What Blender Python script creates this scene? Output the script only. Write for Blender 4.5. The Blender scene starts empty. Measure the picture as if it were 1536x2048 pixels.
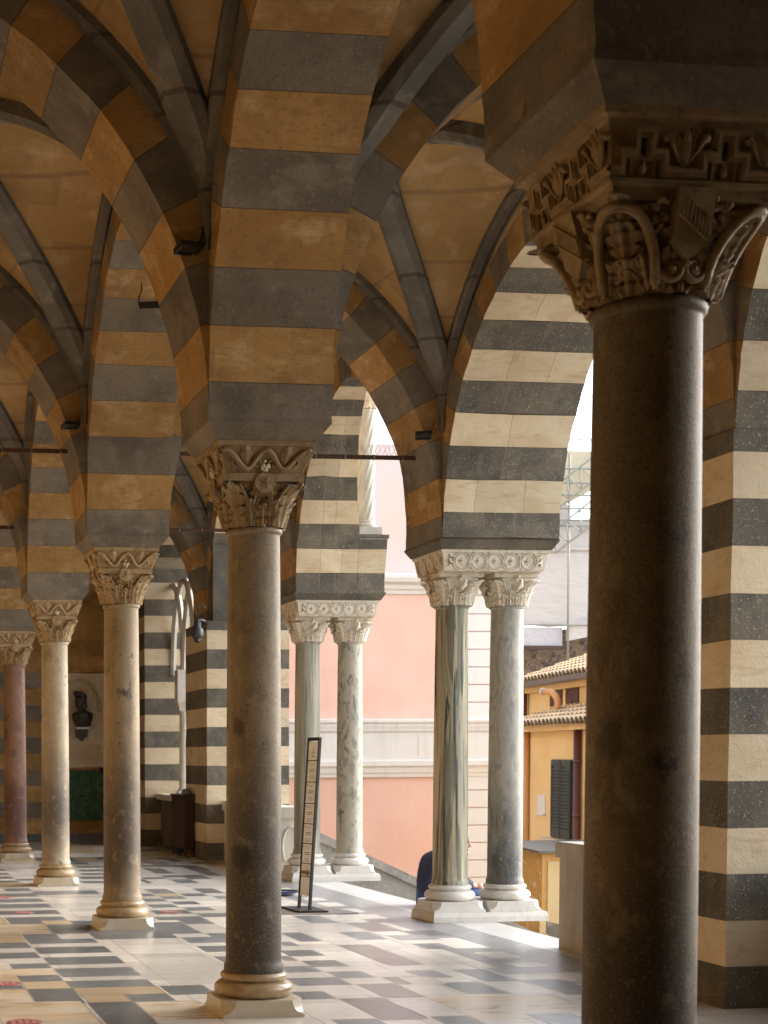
import bpy, bmesh, math, random
from math import sin, cos, pi, sqrt, asin, acos, atan2
from mathutils import Vector, Matrix, noise
random.seed(7)
SC = bpy.context.scene
COL = SC.collection
S = 4.6376            # bay length along the portico
OY = 0.07             # outer row stands slightly further along

# ------------------------------------------------------------------ materials
M = {}
def mat(name, base, rough=.75, layers=(), bump=(), tint=0.0, spec=.5, metal=0.0, obj=False):
    m = bpy.data.materials.new(name); m.use_nodes = True; M[name] = m
    nt = m.node_tree; N = nt.nodes; L = nt.links
    b = N['Principled BSDF']; b.inputs['Roughness'].default_value = rough
    b.inputs['Specular IOR Level'].default_value = spec; b.inputs['Metallic'].default_value = metal
    if obj:
        pos = N.new('ShaderNodeTexCoord').outputs['Object']
    else:
        pos = N.new('ShaderNodeNewGeometry').outputs['Position']
    def tex(l):
        mp = N.new('ShaderNodeMapping'); L.new(pos, mp.inputs[0])
        s = l.get('scale', 5); s = (s, s, s) if not isinstance(s, tuple) else s
        mp.inputs['Scale'].default_value = s
        mp.inputs['Rotation'].default_value = l.get('rot', (0, 0, 0))
        mp.inputs['Location'].default_value = l.get('loc', (0, 0, 0))
        k = l.get('k', 'n')
        if k == 'n':
            t = N.new('ShaderNodeTexNoise'); t.inputs['Scale'].default_value = 1
            t.inputs['Detail'].default_value = l.get('det', 4); t.inputs['Distortion'].default_value = l.get('dist', 0)
            t.inputs['Roughness'].default_value = l.get('r', .55)
            o = t.outputs['Fac']
        elif k == 'w':
            t = N.new('ShaderNodeTexWave'); t.inputs['Scale'].default_value = 1
            t.inputs['Distortion'].default_value = l.get('dist', 4); t.inputs['Detail'].default_value = l.get('det', 3)
            t.inputs['Detail Scale'].default_value = l.get('ds', 1.0)
            t.bands_direction = l.get('dir', 'X')
            o = t.outputs['Fac']
        elif k == 'v':
            t = N.new('ShaderNodeTexVoronoi'); t.inputs['Scale'].default_value = 1
            o = t.outputs['Distance']
        elif k == 's':       # one stain round a point
            c = l['at']; r = l['rad']; mp.inputs['Scale'].default_value = tuple(1 / v for v in r); mp.inputs['Location'].default_value = tuple(-a / v for a, v in zip(c, r))
            nz = N.new('ShaderNodeTexNoise'); nz.inputs['Scale'].default_value = 1.3; nz.inputs['Detail'].default_value = 8; nz.inputs['Roughness'].default_value = .7; L.new(mp.outputs[0], nz.inputs['Vector'])
            ln = N.new('ShaderNodeVectorMath'); ln.operation = 'LENGTH'; L.new(mp.outputs[0], ln.inputs[0])
            ma = N.new('ShaderNodeMath'); ma.operation = 'MULTIPLY_ADD'; L.new(nz.outputs['Fac'], ma.inputs[0]); ma.inputs[1].default_value = 1.9; L.new(ln.outputs['Value'], ma.inputs[2])
            return ma.outputs[0]
        elif k == 'z':       # plain height, wobbled by noise
            sp = N.new('ShaderNodeSeparateXYZ'); L.new(pos, sp.inputs[0])
            nz = N.new('ShaderNodeTexNoise'); nz.inputs['Scale'].default_value = 1; nz.inputs['Detail'].default_value = 5
            L.new(mp.outputs[0], nz.inputs['Vector'])
            ma = N.new('ShaderNodeMath'); ma.operation = 'MULTIPLY_ADD'
            L.new(nz.outputs['Fac'], ma.inputs[0]); ma.inputs[1].default_value = l.get('wob', .8); L.new(sp.outputs['Z'], ma.inputs[2])
            return ma.outputs[0]
        L.new(mp.outputs[0], t.inputs['Vector'])
        return o
    col = None
    rgb = N.new('ShaderNodeRGB'); rgb.outputs[0].default_value = (*base, 1); col = rgb.outputs[0]
    for l in layers:
        t = tex(l)
        if 'band' in l:      # 4 stops: up, plateau, down
            r = N.new('ShaderNodeValToRGB'); a, b2, c, d, = l['band']; rng = l.get('rng', 4.0)
            e = r.color_ramp.elements
            e[0].position = a / rng; e[0].color = (0, 0, 0, 1); e[1].position = b2 / rng; e[1].color = (1, 1, 1, 1)
            x = e.new(c / rng); x.color = (1, 1, 1, 1); x = e.new(d / rng); x.color = (0, 0, 0, 1)
            dv = N.new('ShaderNodeMath'); dv.operation = 'DIVIDE'; L.new(t, dv.inputs[0]); dv.inputs[1].default_value = rng
            L.new(dv.outputs[0], r.inputs[0]); f = r.outputs[0]
        else:
            r = N.new('ShaderNodeMapRange'); r.clamp = True
            L.new(t, r.inputs['Value']); r.inputs['From Min'].default_value = l.get('lo', .35); r.inputs['From Max'].default_value = l.get('hi', .7)
            f = r.outputs[0]
        ml = N.new('ShaderNodeMath'); ml.operation = 'MULTIPLY'; L.new(f, ml.inputs[0]); ml.inputs[1].default_value = l.get('amt', 1)
        mx = N.new('ShaderNodeMix'); mx.data_type = 'RGBA'
        L.new(ml.outputs[0], mx.inputs['Factor']); L.new(col, mx.inputs['A']); mx.inputs['B'].default_value = (*l['c'], 1)
        col = mx.outputs['Result']
    if tint:
        at = N.new('ShaderNodeAttribute'); at.attribute_name = 'tint'
        r = N.new('ShaderNodeMapRange'); L.new(at.outputs['Fac'], r.inputs['Value'])
        r.inputs['To Min'].default_value = 1 - tint; r.inputs['To Max'].default_value = 1 + tint
        vm = N.new('ShaderNodeVectorMath'); vm.operation = 'SCALE'; L.new(col, vm.inputs[0]); L.new(r.outputs[0], vm.inputs['Scale'])
        col = vm.outputs[0]
    L.new(col, b.inputs['Base Color'])
    last = None
    for l in bump:
        bp = N.new('ShaderNodeBump'); bp.inputs['Strength'].default_value = l.get('str', .3); bp.inputs['Distance'].default_value = l.get('d', .01)
        L.new(tex(l), bp.inputs['Height'])
        if last: L.new(last, bp.inputs['Normal'])
        last = bp.outputs[0]
    if last: L.new(last, b.inputs['Normal'])
    return m

GR = [dict(scale=90, str=.35, d=.004), dict(scale=14, str=.3, d=.01)]
DIRT = [dict(scale=(2.2, 2.2, 3), c=(.14, .095, .055), amt=.45, lo=.54, hi=.72, det=9, loc=(4, 2, 1)), dict(scale=(14, 14, 1.6), c=(.17, .12, .075), amt=.35, lo=.56, hi=.7, det=6, loc=(9, 9, 3)), dict(scale=38, c=(.12, .085, .05), amt=.4, lo=.58, hi=.7, det=3, loc=(1, 2, 9))]
mat('ochre', (.415, .252, .092), .88, [dict(scale=1.7, c=(.32, .18, .055), amt=.9, lo=.42, hi=.62, det=7), dict(scale=(5, 5, 8), c=(.27, .15, .045), amt=.6, lo=.52, hi=.66, det=8, loc=(6, 1, 1)), dict(scale=(4, 4, 6), c=(.55, .39, .21), amt=.8, lo=.53, hi=.68, det=8), dict(scale=(14, 14, 110), c=(.26, .14, .05), amt=.5, lo=.48, hi=.7)] + DIRT, GR, .16)
mat('grey_stucco', (.21, .18, .142), .9, [dict(scale=1.9, c=(.125, .108, .085), amt=.95, lo=.42, hi=.62, det=7), dict(scale=(5, 5, 8), c=(.25, .215, .17), amt=.8, lo=.53, hi=.68, det=8), dict(scale=70, c=(.07, .06, .05), amt=.5, lo=.5, hi=.72, det=3), dict(scale=(3, 3, 1.2), c=(.28, .225, .15), amt=.5, lo=.57, hi=.72, det=7, loc=(2, 5, 3)), dict(scale=45, c=(.3, .27, .22), amt=.4, lo=.6, hi=.7, det=2, loc=(5, 5, 5))], GR, .16)
JL = dict(k='w', scale=.75, dist=.25, det=1, dir='Z', c=(.05, .042, .034), amt=.7, lo=.988, hi=.998)
mat('rib_grey', (.17, .155, .13), .88, [dict(scale=2.2, c=(.105, .095, .08), amt=.9, lo=.42, hi=.62, det=7), dict(scale=(6, 6, 4), c=(.26, .235, .19), amt=.7, lo=.54, hi=.68, det=7), dict(scale=70, c=(.08, .07, .06), amt=.5, lo=.5, hi=.72), JL], GR, .12)
mat('web_ochre', (.42, .272, .117), .88, [dict(scale=1.2, c=(.33, .20, .07), amt=.9, lo=.42, hi=.62, det=7), dict(scale=3, c=(.54, .38, .21), amt=.8, lo=.52, hi=.68, det=8, loc=(3, 1, 7)), dict(scale=(50, 9, 50), c=(.28, .16, .07), amt=.4, lo=.5, hi=.72), dict(scale=1, c=(.22, .15, .085), amt=.6, lo=.55, hi=.7, loc=(1, 8, 2), det=9), dict(k='w', scale=.9, dist=.2, det=1, dir='Z', c=(.2, .125, .06), amt=.55, lo=.985, hi=.998), dict(k='v', scale=1.5, c=(.3, .19, .1), amt=.35, lo=.03, hi=.0)], GR, .12)
STN = [dict(scale=60, str=.4, d=.006), dict(scale=9, str=.35, d=.015)]
mat('travertine', (.65, .54, .365), .7, [dict(scale=(2, 2, 3), c=(.54, .41, .245), amt=.85, lo=.42, hi=.66), dict(scale=(3, 9, 14), c=(.42, .28, .14), amt=.5, lo=.55, hi=.68, det=7, dist=1.5, loc=(8, 3, 6)), dict(scale=(5, 5, 9), c=(.68, .56, .40), amt=.6, lo=.5, hi=.72), dict(scale=(4, 4, 10), c=(.38, .22, .09), amt=.55, lo=.6, hi=.78, det=8, loc=(3, 3, 1)), dict(scale=60, c=(.28, .18, .09), amt=.55, lo=.68, hi=.8, det=2), dict(scale=(1.2, 1.2, .4), c=(.38, .3, .2), amt=.4, lo=.55, hi=.72, loc=(7, 1, 5))], STN, .13)
mat('lava', (.10, .086, .064), .8, [dict(scale=2.5, c=(.165, .138, .095), amt=.9, lo=.45, hi=.66), dict(scale=(8, 8, 8), c=(.17, .15, .12), amt=.5, lo=.55, hi=.68, det=8, loc=(1, 7, 7)), dict(scale=(6, 6, 4), c=(.055, .05, .046), amt=.7, lo=.5, hi=.72), dict(scale=(3, 3, 9), c=(.16, .12, .07), amt=.45, lo=.6, hi=.78, det=7, loc=(5, 2, 2)), dict(scale=75, c=(.38, .34, .27), amt=.85, lo=.665, hi=.70, det=1.2), dict(scale=38, c=(.3, .27, .22), amt=.5, lo=.7, hi=.73, det=1, loc=(4, 4, 1))], STN, .16)
mat('joint_dark', (.105, .075, .045), .95)
mat('mortar', (.27, .205, .13), .95)
AST, BS1, BS2 = (-.15, -.085, 1.635), (-.12, 4.51, .965), (-.13, 4.52, 1.755)
def granite(name, a, b, speck, stain, band, extra=None):
    dk = tuple(v * .42 for v in a)
    ly = [dict(scale=(1.8, 1.8, .9), c=b, amt=.9, lo=.4, hi=.62, det=6), dict(scale=(7, 7, 4), c=dk, amt=.6, lo=.52, hi=.68, det=8),
          dict(scale=(9, 9, .8), c=dk, amt=.4, lo=.55, hi=.68, det=5, loc=(8, 1, 4)),
          dict(k='z', scale=(2.2, 2.2, 1.3), band=band, wob=.9, c=stain, amt=.8), dict(k='z', scale=(7, 7, 5), band=band, wob=1.0, c=stain, amt=.55), dict(scale=(3, 3, 2), c=stain, amt=.9, lo=.635, hi=.665, det=6, loc=(2, 6, 4)), dict(scale=(8, 8, 6), c=stain, amt=.8, lo=.66, hi=.69, det=5, loc=(5, 1, 4)),
          dict(scale=110, c=speck, amt=.32, lo=.56, hi=.66, det=2), dict(scale=100, c=dk, amt=.65, lo=.56, hi=.64, det=2, loc=(3, 2, 1)), dict(scale=(12, 12, 9), c=speck, amt=.28, lo=.56, hi=.66, det=8, loc=(3, 9, 1))] + (extra or [])
    mat(name, a, .55, ly, [dict(scale=110, str=.3, d=.004), dict(scale=9, str=.25, d=.012)], spec=.35)
granite('granite_near', (.125, .092, .054), (.16, .122, .075), (.30, .24, .15), (.03, .02, .012), (.2, .7, 1.15, 1.75), [dict(k='s', at=AST, rad=(.045, .06, .075), c=(.022, .016, .011), amt=.65, lo=2.1, hi=1.6)])
granite('granite_second', (.20, .155, .10), (.26, .20, .13), (.36, .30, .21), (.045, .034, .026), (.1, .5, 1.45, 2.2), [dict(k='s', at=BS1, rad=(.085, .09, .10), c=(.016, .012, .01), amt=.75, lo=2.05, hi=1.6), dict(k='s', at=BS2, rad=(.045, .06, .06), c=(.03, .022, .017), amt=.65, lo=2.05, hi=1.6)])
granite('granite_third', (.29, .215, .13), (.35, .27, .17), (.42, .34, .23), (.055, .038, .028), (.7, 1.15, 1.6, 2.3))
granite('granite_fourth', (.37, .30, .20), (.44, .365, .255), (.56, .49, .37), (.075, .057, .05), (.8, 1.2, 1.5, 2.1))
granite('granite_pink', (.25, .135, .095), (.30, .175, .125), (.40, .27, .21), (.12, .055, .045), (.8, 1.1, 1.35, 1.8))
CV = [dict(scale=45, str=.35, d=.006), dict(scale=160, str=.2, d=.002)]
mat('carved_warm', (.40, .285, .15), .6, [dict(scale=22, c=(.10, .062, .028), amt=.6, lo=.53, hi=.66, det=6, loc=(4, 4, 4)), dict(scale=7, c=(.28, .18, .08), amt=.7, lo=.42, hi=.68), dict(scale=24, c=(.5, .39, .24), amt=.5, lo=.5, hi=.7)], CV)
mat('carved_near', (.31, .22, .115), .6, [dict(scale=22, c=(.10, .062, .028), amt=.6, lo=.53, hi=.66, det=6, loc=(4, 4, 4)), dict(scale=7, c=(.2, .13, .06), amt=.7, lo=.42, hi=.68), dict(scale=30, c=(.4, .3, .18), amt=.5, lo=.5, hi=.7)], CV)
mat('carved_second', (.29, .205, .105), .6, [dict(scale=22, c=(.10, .062, .028), amt=.6, lo=.53, hi=.66, det=6, loc=(4, 4, 4)), dict(scale=7, c=(.19, .12, .05), amt=.7, lo=.42, hi=.68), dict(scale=24, c=(.38, .285, .17), amt=.5, lo=.5, hi=.7)], CV)
mat('carved_white', (.66, .59, .47), .6, [dict(scale=24, c=(.25, .2, .13), amt=.55, lo=.54, hi=.67, det=6, loc=(4, 4, 4)), dict(scale=9, c=(.58, .48, .35), amt=.6, lo=.45, hi=.7), dict(scale=26, c=(.78, .72, .63), amt=.5, lo=.5, hi=.7), dict(scale=16, c=(.35, .28, .2), amt=.35, lo=.62, hi=.75, loc=(2, 2, 2))], CV)
mat('drill_hole_shade', (.05, .04, .03), .9)  # dark colour standing in for the shade inside drilled hollows
mat('marble_base_warm', (.37, .275, .155), .25, [dict(scale=6, c=(.30, .19, .085), amt=.7, lo=.45, hi=.7), dict(scale=(14, 14, 20), c=(.62, .48, .3), amt=.5, lo=.5, hi=.7)])
mat('marble_plinth', (.54, .48, .375), .35, [dict(scale=4, c=(.5, .4, .24), amt=.7, lo=.45, hi=.7), dict(scale=9, c=(.68, .64, .56), amt=.6, lo=.5, hi=.7)], [dict(scale=30, str=.1, d=.004)])
mat('marble_white', (.66, .63, .575), .45, [dict(scale=(5, 5, 3), c=(.40, .36, .29), amt=.5, lo=.54, hi=.68, det=8, loc=(6, 6, 1)), dict(scale=28, c=(.42, .38, .32), amt=.4, lo=.58, hi=.7, det=4), dict(scale=(2, 2, 5), c=(.54, .505, .44), amt=.6, lo=.45, hi=.7, dist=1.5), dict(scale=(9, 3, 12), c=(.55, .53, .5), amt=.4, lo=.58, hi=.66, dist=2), dict(scale=5, c=(.55, .45, .32), amt=.3, lo=.6, hi=.75, loc=(1, 4, 2))], [dict(scale=30, str=.12, d=.004)])
mat('marble_grimy', (.44, .41, .35), .6, [dict(scale=(2, 2, 1), c=(.3, .28, .24), amt=.8, lo=.4, hi=.68, det=7), dict(scale=(6, 6, 3), c=(.56, .53, .47), amt=.6, lo=.5, hi=.7)], [dict(scale=30, str=.15, d=.004)])
def cipollino(name, a, layers):
    mat(name, a, .58, layers + [dict(scale=70, c=tuple(v * .6 for v in a), amt=.3, lo=.5, hi=.75), dict(scale=3, c=tuple(v * .8 for v in a), amt=.4, lo=.45, hi=.7)], [dict(scale=60, str=.06, d=.003)])
SL = (0, .05, 0)
cipollino('cipollino_green', (.36, .325, .235), [dict(scale=(10, 10, .45), c=(.155, .155, .105), amt=1, lo=.50, hi=.55, det=4, dist=1.2, rot=(0, .10, 0)), dict(scale=(13, 13, .5), c=(.27, .29, .24), amt=.9, lo=.53, hi=.57, det=4, dist=1.0, loc=(7, 1, 3), rot=(0, .08, 0)), dict(scale=(14, 14, .5), c=(.05, .048, .03), amt=1, lo=.575, hi=.605, det=4, dist=1.2, loc=(1, 1, 8), rot=(0, .10, 0)), dict(scale=(12, 12, .4), c=(.50, .42, .27), amt=1, lo=.565, hi=.59, det=4, dist=1.0, loc=(2, 5, 1), rot=(0, .09, 0)), dict(scale=(5, 5, 1.2), c=(.17, .16, .115), amt=.6, lo=.52, hi=.64, det=7, loc=(4, 9, 2))])
cipollino('cipollino_grey', (.385, .36, .305), [dict(scale=(9, 9, 3.2), c=(.25, .24, .21), amt=.9, lo=.46, hi=.60, det=7, dist=1.8, rot=(0, .5, 0)), dict(scale=(16, 16, 5), c=(.47, .44, .37), amt=.75, lo=.54, hi=.64, det=7, dist=1.6, rot=(0, .5, 0), loc=(2, 2, 2)), dict(k='z', scale=(7, 7, 2.2), band=(.1, .75, 1.55, 2.2), wob=1.4, c=(.115, .115, .107), amt=.8), dict(k='z', scale=(14, 14, 4), band=(.5, 1.0, 1.4, 1.9), wob=1.7, c=(.045, .047, .044), amt=.75), dict(scale=(22, 22, 8), c=(.40, .38, .32), amt=.6, lo=.60, hi=.65, det=7, dist=2.5, loc=(9, 2, 2))])
cipollino('cipollino_sage', (0.344, 0.324, 0.256), [dict(scale=(8, 8, .4), c=(0.176, 0.180, 0.132), amt=.95, lo=.48, hi=.60, det=5, dist=.8, rot=SL), dict(scale=(14, 14, .6), c=(0.440, 0.384, 0.280), amt=.85, lo=.55, hi=.64, det=4, dist=.5, loc=(2.400, 2.400, 0.800)), dict(scale=(22, 22, .8), c=(0.112, 0.116, 0.088), amt=.6, lo=.57, hi=.63, det=5, loc=(4.800, 1.600, 5.600))])
cipollino('cipollino_swirl', (0.435, 0.394, 0.303), [dict(scale=(5, 5, 2.2), c=(0.221, 0.213, 0.172), amt=.9, lo=.51, hi=.60, det=7, dist=2.2), dict(scale=(4, 4, 2), c=(0.508, 0.459, 0.353), amt=.7, lo=.55, hi=.66, det=6, dist=2, loc=(4.100, 2.460, 0.820)), dict(scale=(9, 9, 4.5), c=(0.090, 0.086, 0.066), amt=.9, lo=.575, hi=.62, det=7, dist=2.2, loc=(1.640, 6.560, 1.640)), dict(scale=(12, 12, .6), c=(0.295, 0.283, 0.238), amt=.5, lo=.52, hi=.64, det=5, loc=(0.820, 1.640, 2.460))])
# floor
FB = [dict(scale=2.2, str=.04, d=.012)]
WORN = [dict(scale=.55, c=(.40, .375, .34), amt=.55, lo=.50, hi=.68, det=9, loc=(7, 3, 0)), dict(scale=(9, 9, 1), c=(.33, .29, .24), amt=.35, lo=.6, hi=.72, det=8, loc=(2, 9, 0)), dict(scale=32, c=(.3, .27, .23), amt=.35, lo=.64, hi=.72, det=3)]
VE = lambda c, amt=.6: [dict(scale=(1.3, 4, 1), c=c, amt=amt, lo=.45, hi=.7, dist=1.2, det=6)]
mat('floor_white', (.65, .625, .575), .27, VE((.57, .53, .46)) + [dict(scale=(2, 6, 1), c=(.5, .39, .25), amt=.45, lo=.6, hi=.75, dist=1, det=6, loc=(3, 2, 0)), dict(scale=(4, 9, 1), c=(.52, .52, .51), amt=.35, lo=.55, hi=.68, dist=2), dict(scale=1.3, c=(.46, .42, .35), amt=.4, lo=.52, hi=.75, det=8, loc=(5, 5, 0))] + WORN, FB, .16)
mat('floor_border', (.58, .57, .55), .38, VE((.50, .49, .47)) + WORN, FB, .06)
mat('floor_veined', (.66, .58, .46), .27, [dict(scale=(1.6, 7, 1), c=(.30, .155, .06), amt=.8, lo=.53, hi=.68, dist=1.4, det=7), dict(scale=(1, 4, 1), c=(.55, .4, .22), amt=.6, lo=.45, hi=.65, det=5)], FB, .08)
mat('floor_beige', (.50, .40, .27), .28, VE((.42, .31, .19)) + [dict(scale=(3, 9, 1), c=(.6, .48, .32), amt=.5, lo=.5, hi=.7)], FB, .12)
mat('floor_grey', (.155, .168, .18), .28, VE((.105, .115, .125)) + [dict(scale=(4, 7, 1), c=(.34, .35, .35), amt=.75, lo=.57, hi=.68, dist=2.5, det=7), dict(scale=(9, 16, 1), c=(.4, .4, .38), amt=.4, lo=.66, hi=.72, dist=3, det=4, loc=(3, 3, 0))], FB, .2)
mat('floor_lightgrey', (.27, .275, .28), .3, [dict(scale=(1.5, 8, 1), c=(.18, .19, .195), amt=.8, lo=.45, hi=.65, dist=2, det=6), dict(scale=(3, 12, 1), c=(.42, .42, .41), amt=.6, lo=.54, hi=.7, dist=2, loc=(2, 1, 0))], FB, .1)
mat('floor_purple', (.22, .195, .185), .28, VE((.165, .13, .12)) + [dict(scale=(3, 7, 1), c=(.32, .28, .26), amt=.5, lo=.55, hi=.72, dist=2)], FB, .12)
mat('floor_joint', (.2, .17, .13), .6)
# things
mat('iron_rust', (.10, .045, .028), .8, [dict(scale=40, c=(.05, .03, .022), amt=.8, lo=.45, hi=.65)])
mat('black_metal', (.012, .012, .013), .45)
mat('dark_bronze', (.028, .022, .017), .42, [dict(scale=14, c=(.06, .05, .035), amt=.6, lo=.5, hi=.75)], spec=.6)
mat('wire', (.22, .2, .17), .5, metal=.6)
mat('camera_grey', (.045, .047, .05), .45)
mat('glass_dark', (.02, .02, .022), .08)
mat('sign_frame', (.014, .011, .009), .7)
mat('sign_paper', (.70, .69, .65), .6)
mat('sign_ink', (.09, .075, .06), .7)
mat('sign_red', (.4, .03, .03), .6)
mat('sign_brown', (.17, .105, .05), .6)
mat('mat_grey', (.2, .175, .16), .95)
mat('sticker_red', (.36, .06, .06), .5, [dict(scale=40, c=(.45, .3, .27), amt=.7, lo=.5, hi=.62, det=5)])
mat('sticker_white', (.6, .45, .44), .4)
mat('wood_dark', (.05, .017, .008), .5, [dict(scale=(30, 30, 2), c=(.03, .012, .007), amt=.7, lo=.4, hi=.7)])
mat('bronze_green', (.11, .27, .17), .6, [dict(scale=10, c=(.015, .05, .03), amt=.85, lo=.4, hi=.65, dist=2), dict(scale=(12, 12, 20), c=(.10, .25, .14), amt=.6, lo=.55, hi=.72, dist=3)], [dict(k='w', scale=9, dist=11, det=3, str=.9, d=.03)])
mat('skin', (.55, .30, .21), .55)
mat('hair_dark', (.018, .014, .012), .6)
mat('navy_cloth', (.032, .038, .085), .9, [dict(scale=9, c=(.02, .024, .055), amt=.6, lo=.45, hi=.7)])
mat('collar_black', (.008, .008, .012), .9)
mat('jeans_blue', (.035, .085, .24), .9)
mat('trouser_black', (.009, .009, .011), .9)
mat('shoe_blue', (.015, .06, .2), .6)
mat('shirt_blue', (.2, .26, .36), .9)
mat('leaf_green', (.2, .28, .04), .6)
# outside
PL = [dict(scale=8, str=.15, d=.02)]
mat('pink_plaster', (.72, .45, .355), .9, [dict(scale=(9, .9, .5), c=(.64, .42, .35), amt=.35, lo=.52, hi=.7, det=7), dict(scale=.7, c=(.74, .52, .44), amt=.7, lo=.42, hi=.65, det=6), dict(scale=2.5, c=(.68, .43, .36), amt=.5, lo=.55, hi=.75, det=7), dict(scale=(5, 5, .4), c=(.74, .5, .42), amt=.25, lo=.55, hi=.75)], PL)
mat('lilac_plaster', (.66, .54, .52), .9, [dict(scale=.6, c=(.66, .50, .42), amt=.7, lo=.42, hi=.65, det=6), dict(scale=1.2, c=(.70, .48, .25), amt=.6, lo=.66, hi=.7, det=3)], PL)
mat('white_stucco', (.66, .645, .615), .85, [dict(scale=(4, 4, .5), c=(.52, .49, .44), amt=.45, lo=.54, hi=.7, det=7), dict(scale=(.5, .5, 3), c=(.67, .63, .57), amt=.6, lo=.45, hi=.7)], PL)
mat('yellow_plaster', (.79, .56, .27), .9, [dict(scale=1.1, c=(.72, .47, .21), amt=.7, lo=.42, hi=.68, det=6), dict(scale=(7, 7, .8), c=(.70, .48, .24), amt=.4, lo=.55, hi=.75)], PL)
mat('cream_plaster', (.66, .47, .23), .9, [dict(scale=2, c=(.6, .38, .14), amt=.6, lo=.45, hi=.7, det=6)], PL)
mat('peeling_ochre', (.6, .32, .09), .9, [dict(scale=9, c=(.7, .55, .35), amt=.9, lo=.6, hi=.64, det=4)], PL)
mat('roof_tile', (.72, .53, .31), .85, [dict(scale=3, c=(.60, .42, .25), amt=.7, lo=.42, hi=.7), dict(scale=14, c=(.74, .56, .36), amt=.6, lo=.5, hi=.72)], tint=.18)
mat('shutter_green', (.012, .03, .026), .55)
mat('gutter', (.13, .12, .10), .5, metal=.3)
mat('pipe_brown', (.11, .035, .028), .5)
mat('pipe_orange', (.58, .29, .11), .5)
mat('tarp', (.50, .47, .44), .75, [dict(scale=(.8, .8, 5), c=(.44, .40, .37), amt=.5, lo=.45, hi=.7)], [dict(scale=(1, 1, 3), str=.5, d=.15)])
mat('tarp_yellow', (.55, .48, .34), .75, bump=[dict(scale=(1, 1, 3), str=.4, d=.1)])
mat('tarp_grey', (.46, .46, .47), .5, bump=[dict(scale=3, str=.6, d=.1)])
mat('scaffold', (.32, .33, .29), .45, metal=.5)
mat('rubble', (.16, .12, .085), .95, [dict(scale=5, c=(.05, .035, .03), amt=.9, lo=.45, hi=.6), dict(scale=9, c=(.3, .2, .13), amt=.6, lo=.55, hi=.7)], [dict(scale=5, str=1, d=.1)])
mat('stair_stone', (.30, .275, .24), .85, [dict(scale=3, c=(.18, .165, .145), amt=.8, lo=.42, hi=.66, det=8), dict(scale=14, c=(.44, .42, .38), amt=.6, lo=.55, hi=.7), dict(scale=9, c=(.6, .58, .54), amt=.8, lo=.7, hi=.72)], [dict(scale=14, str=.6, d=.03)])
mat('paving', (.30, .28, .25), .9, [dict(scale=.5, c=(.22, .21, .19), amt=.7, lo=.42, hi=.68, det=8)])
mat('roofing', (.3, .28, .25), .9)

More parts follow.
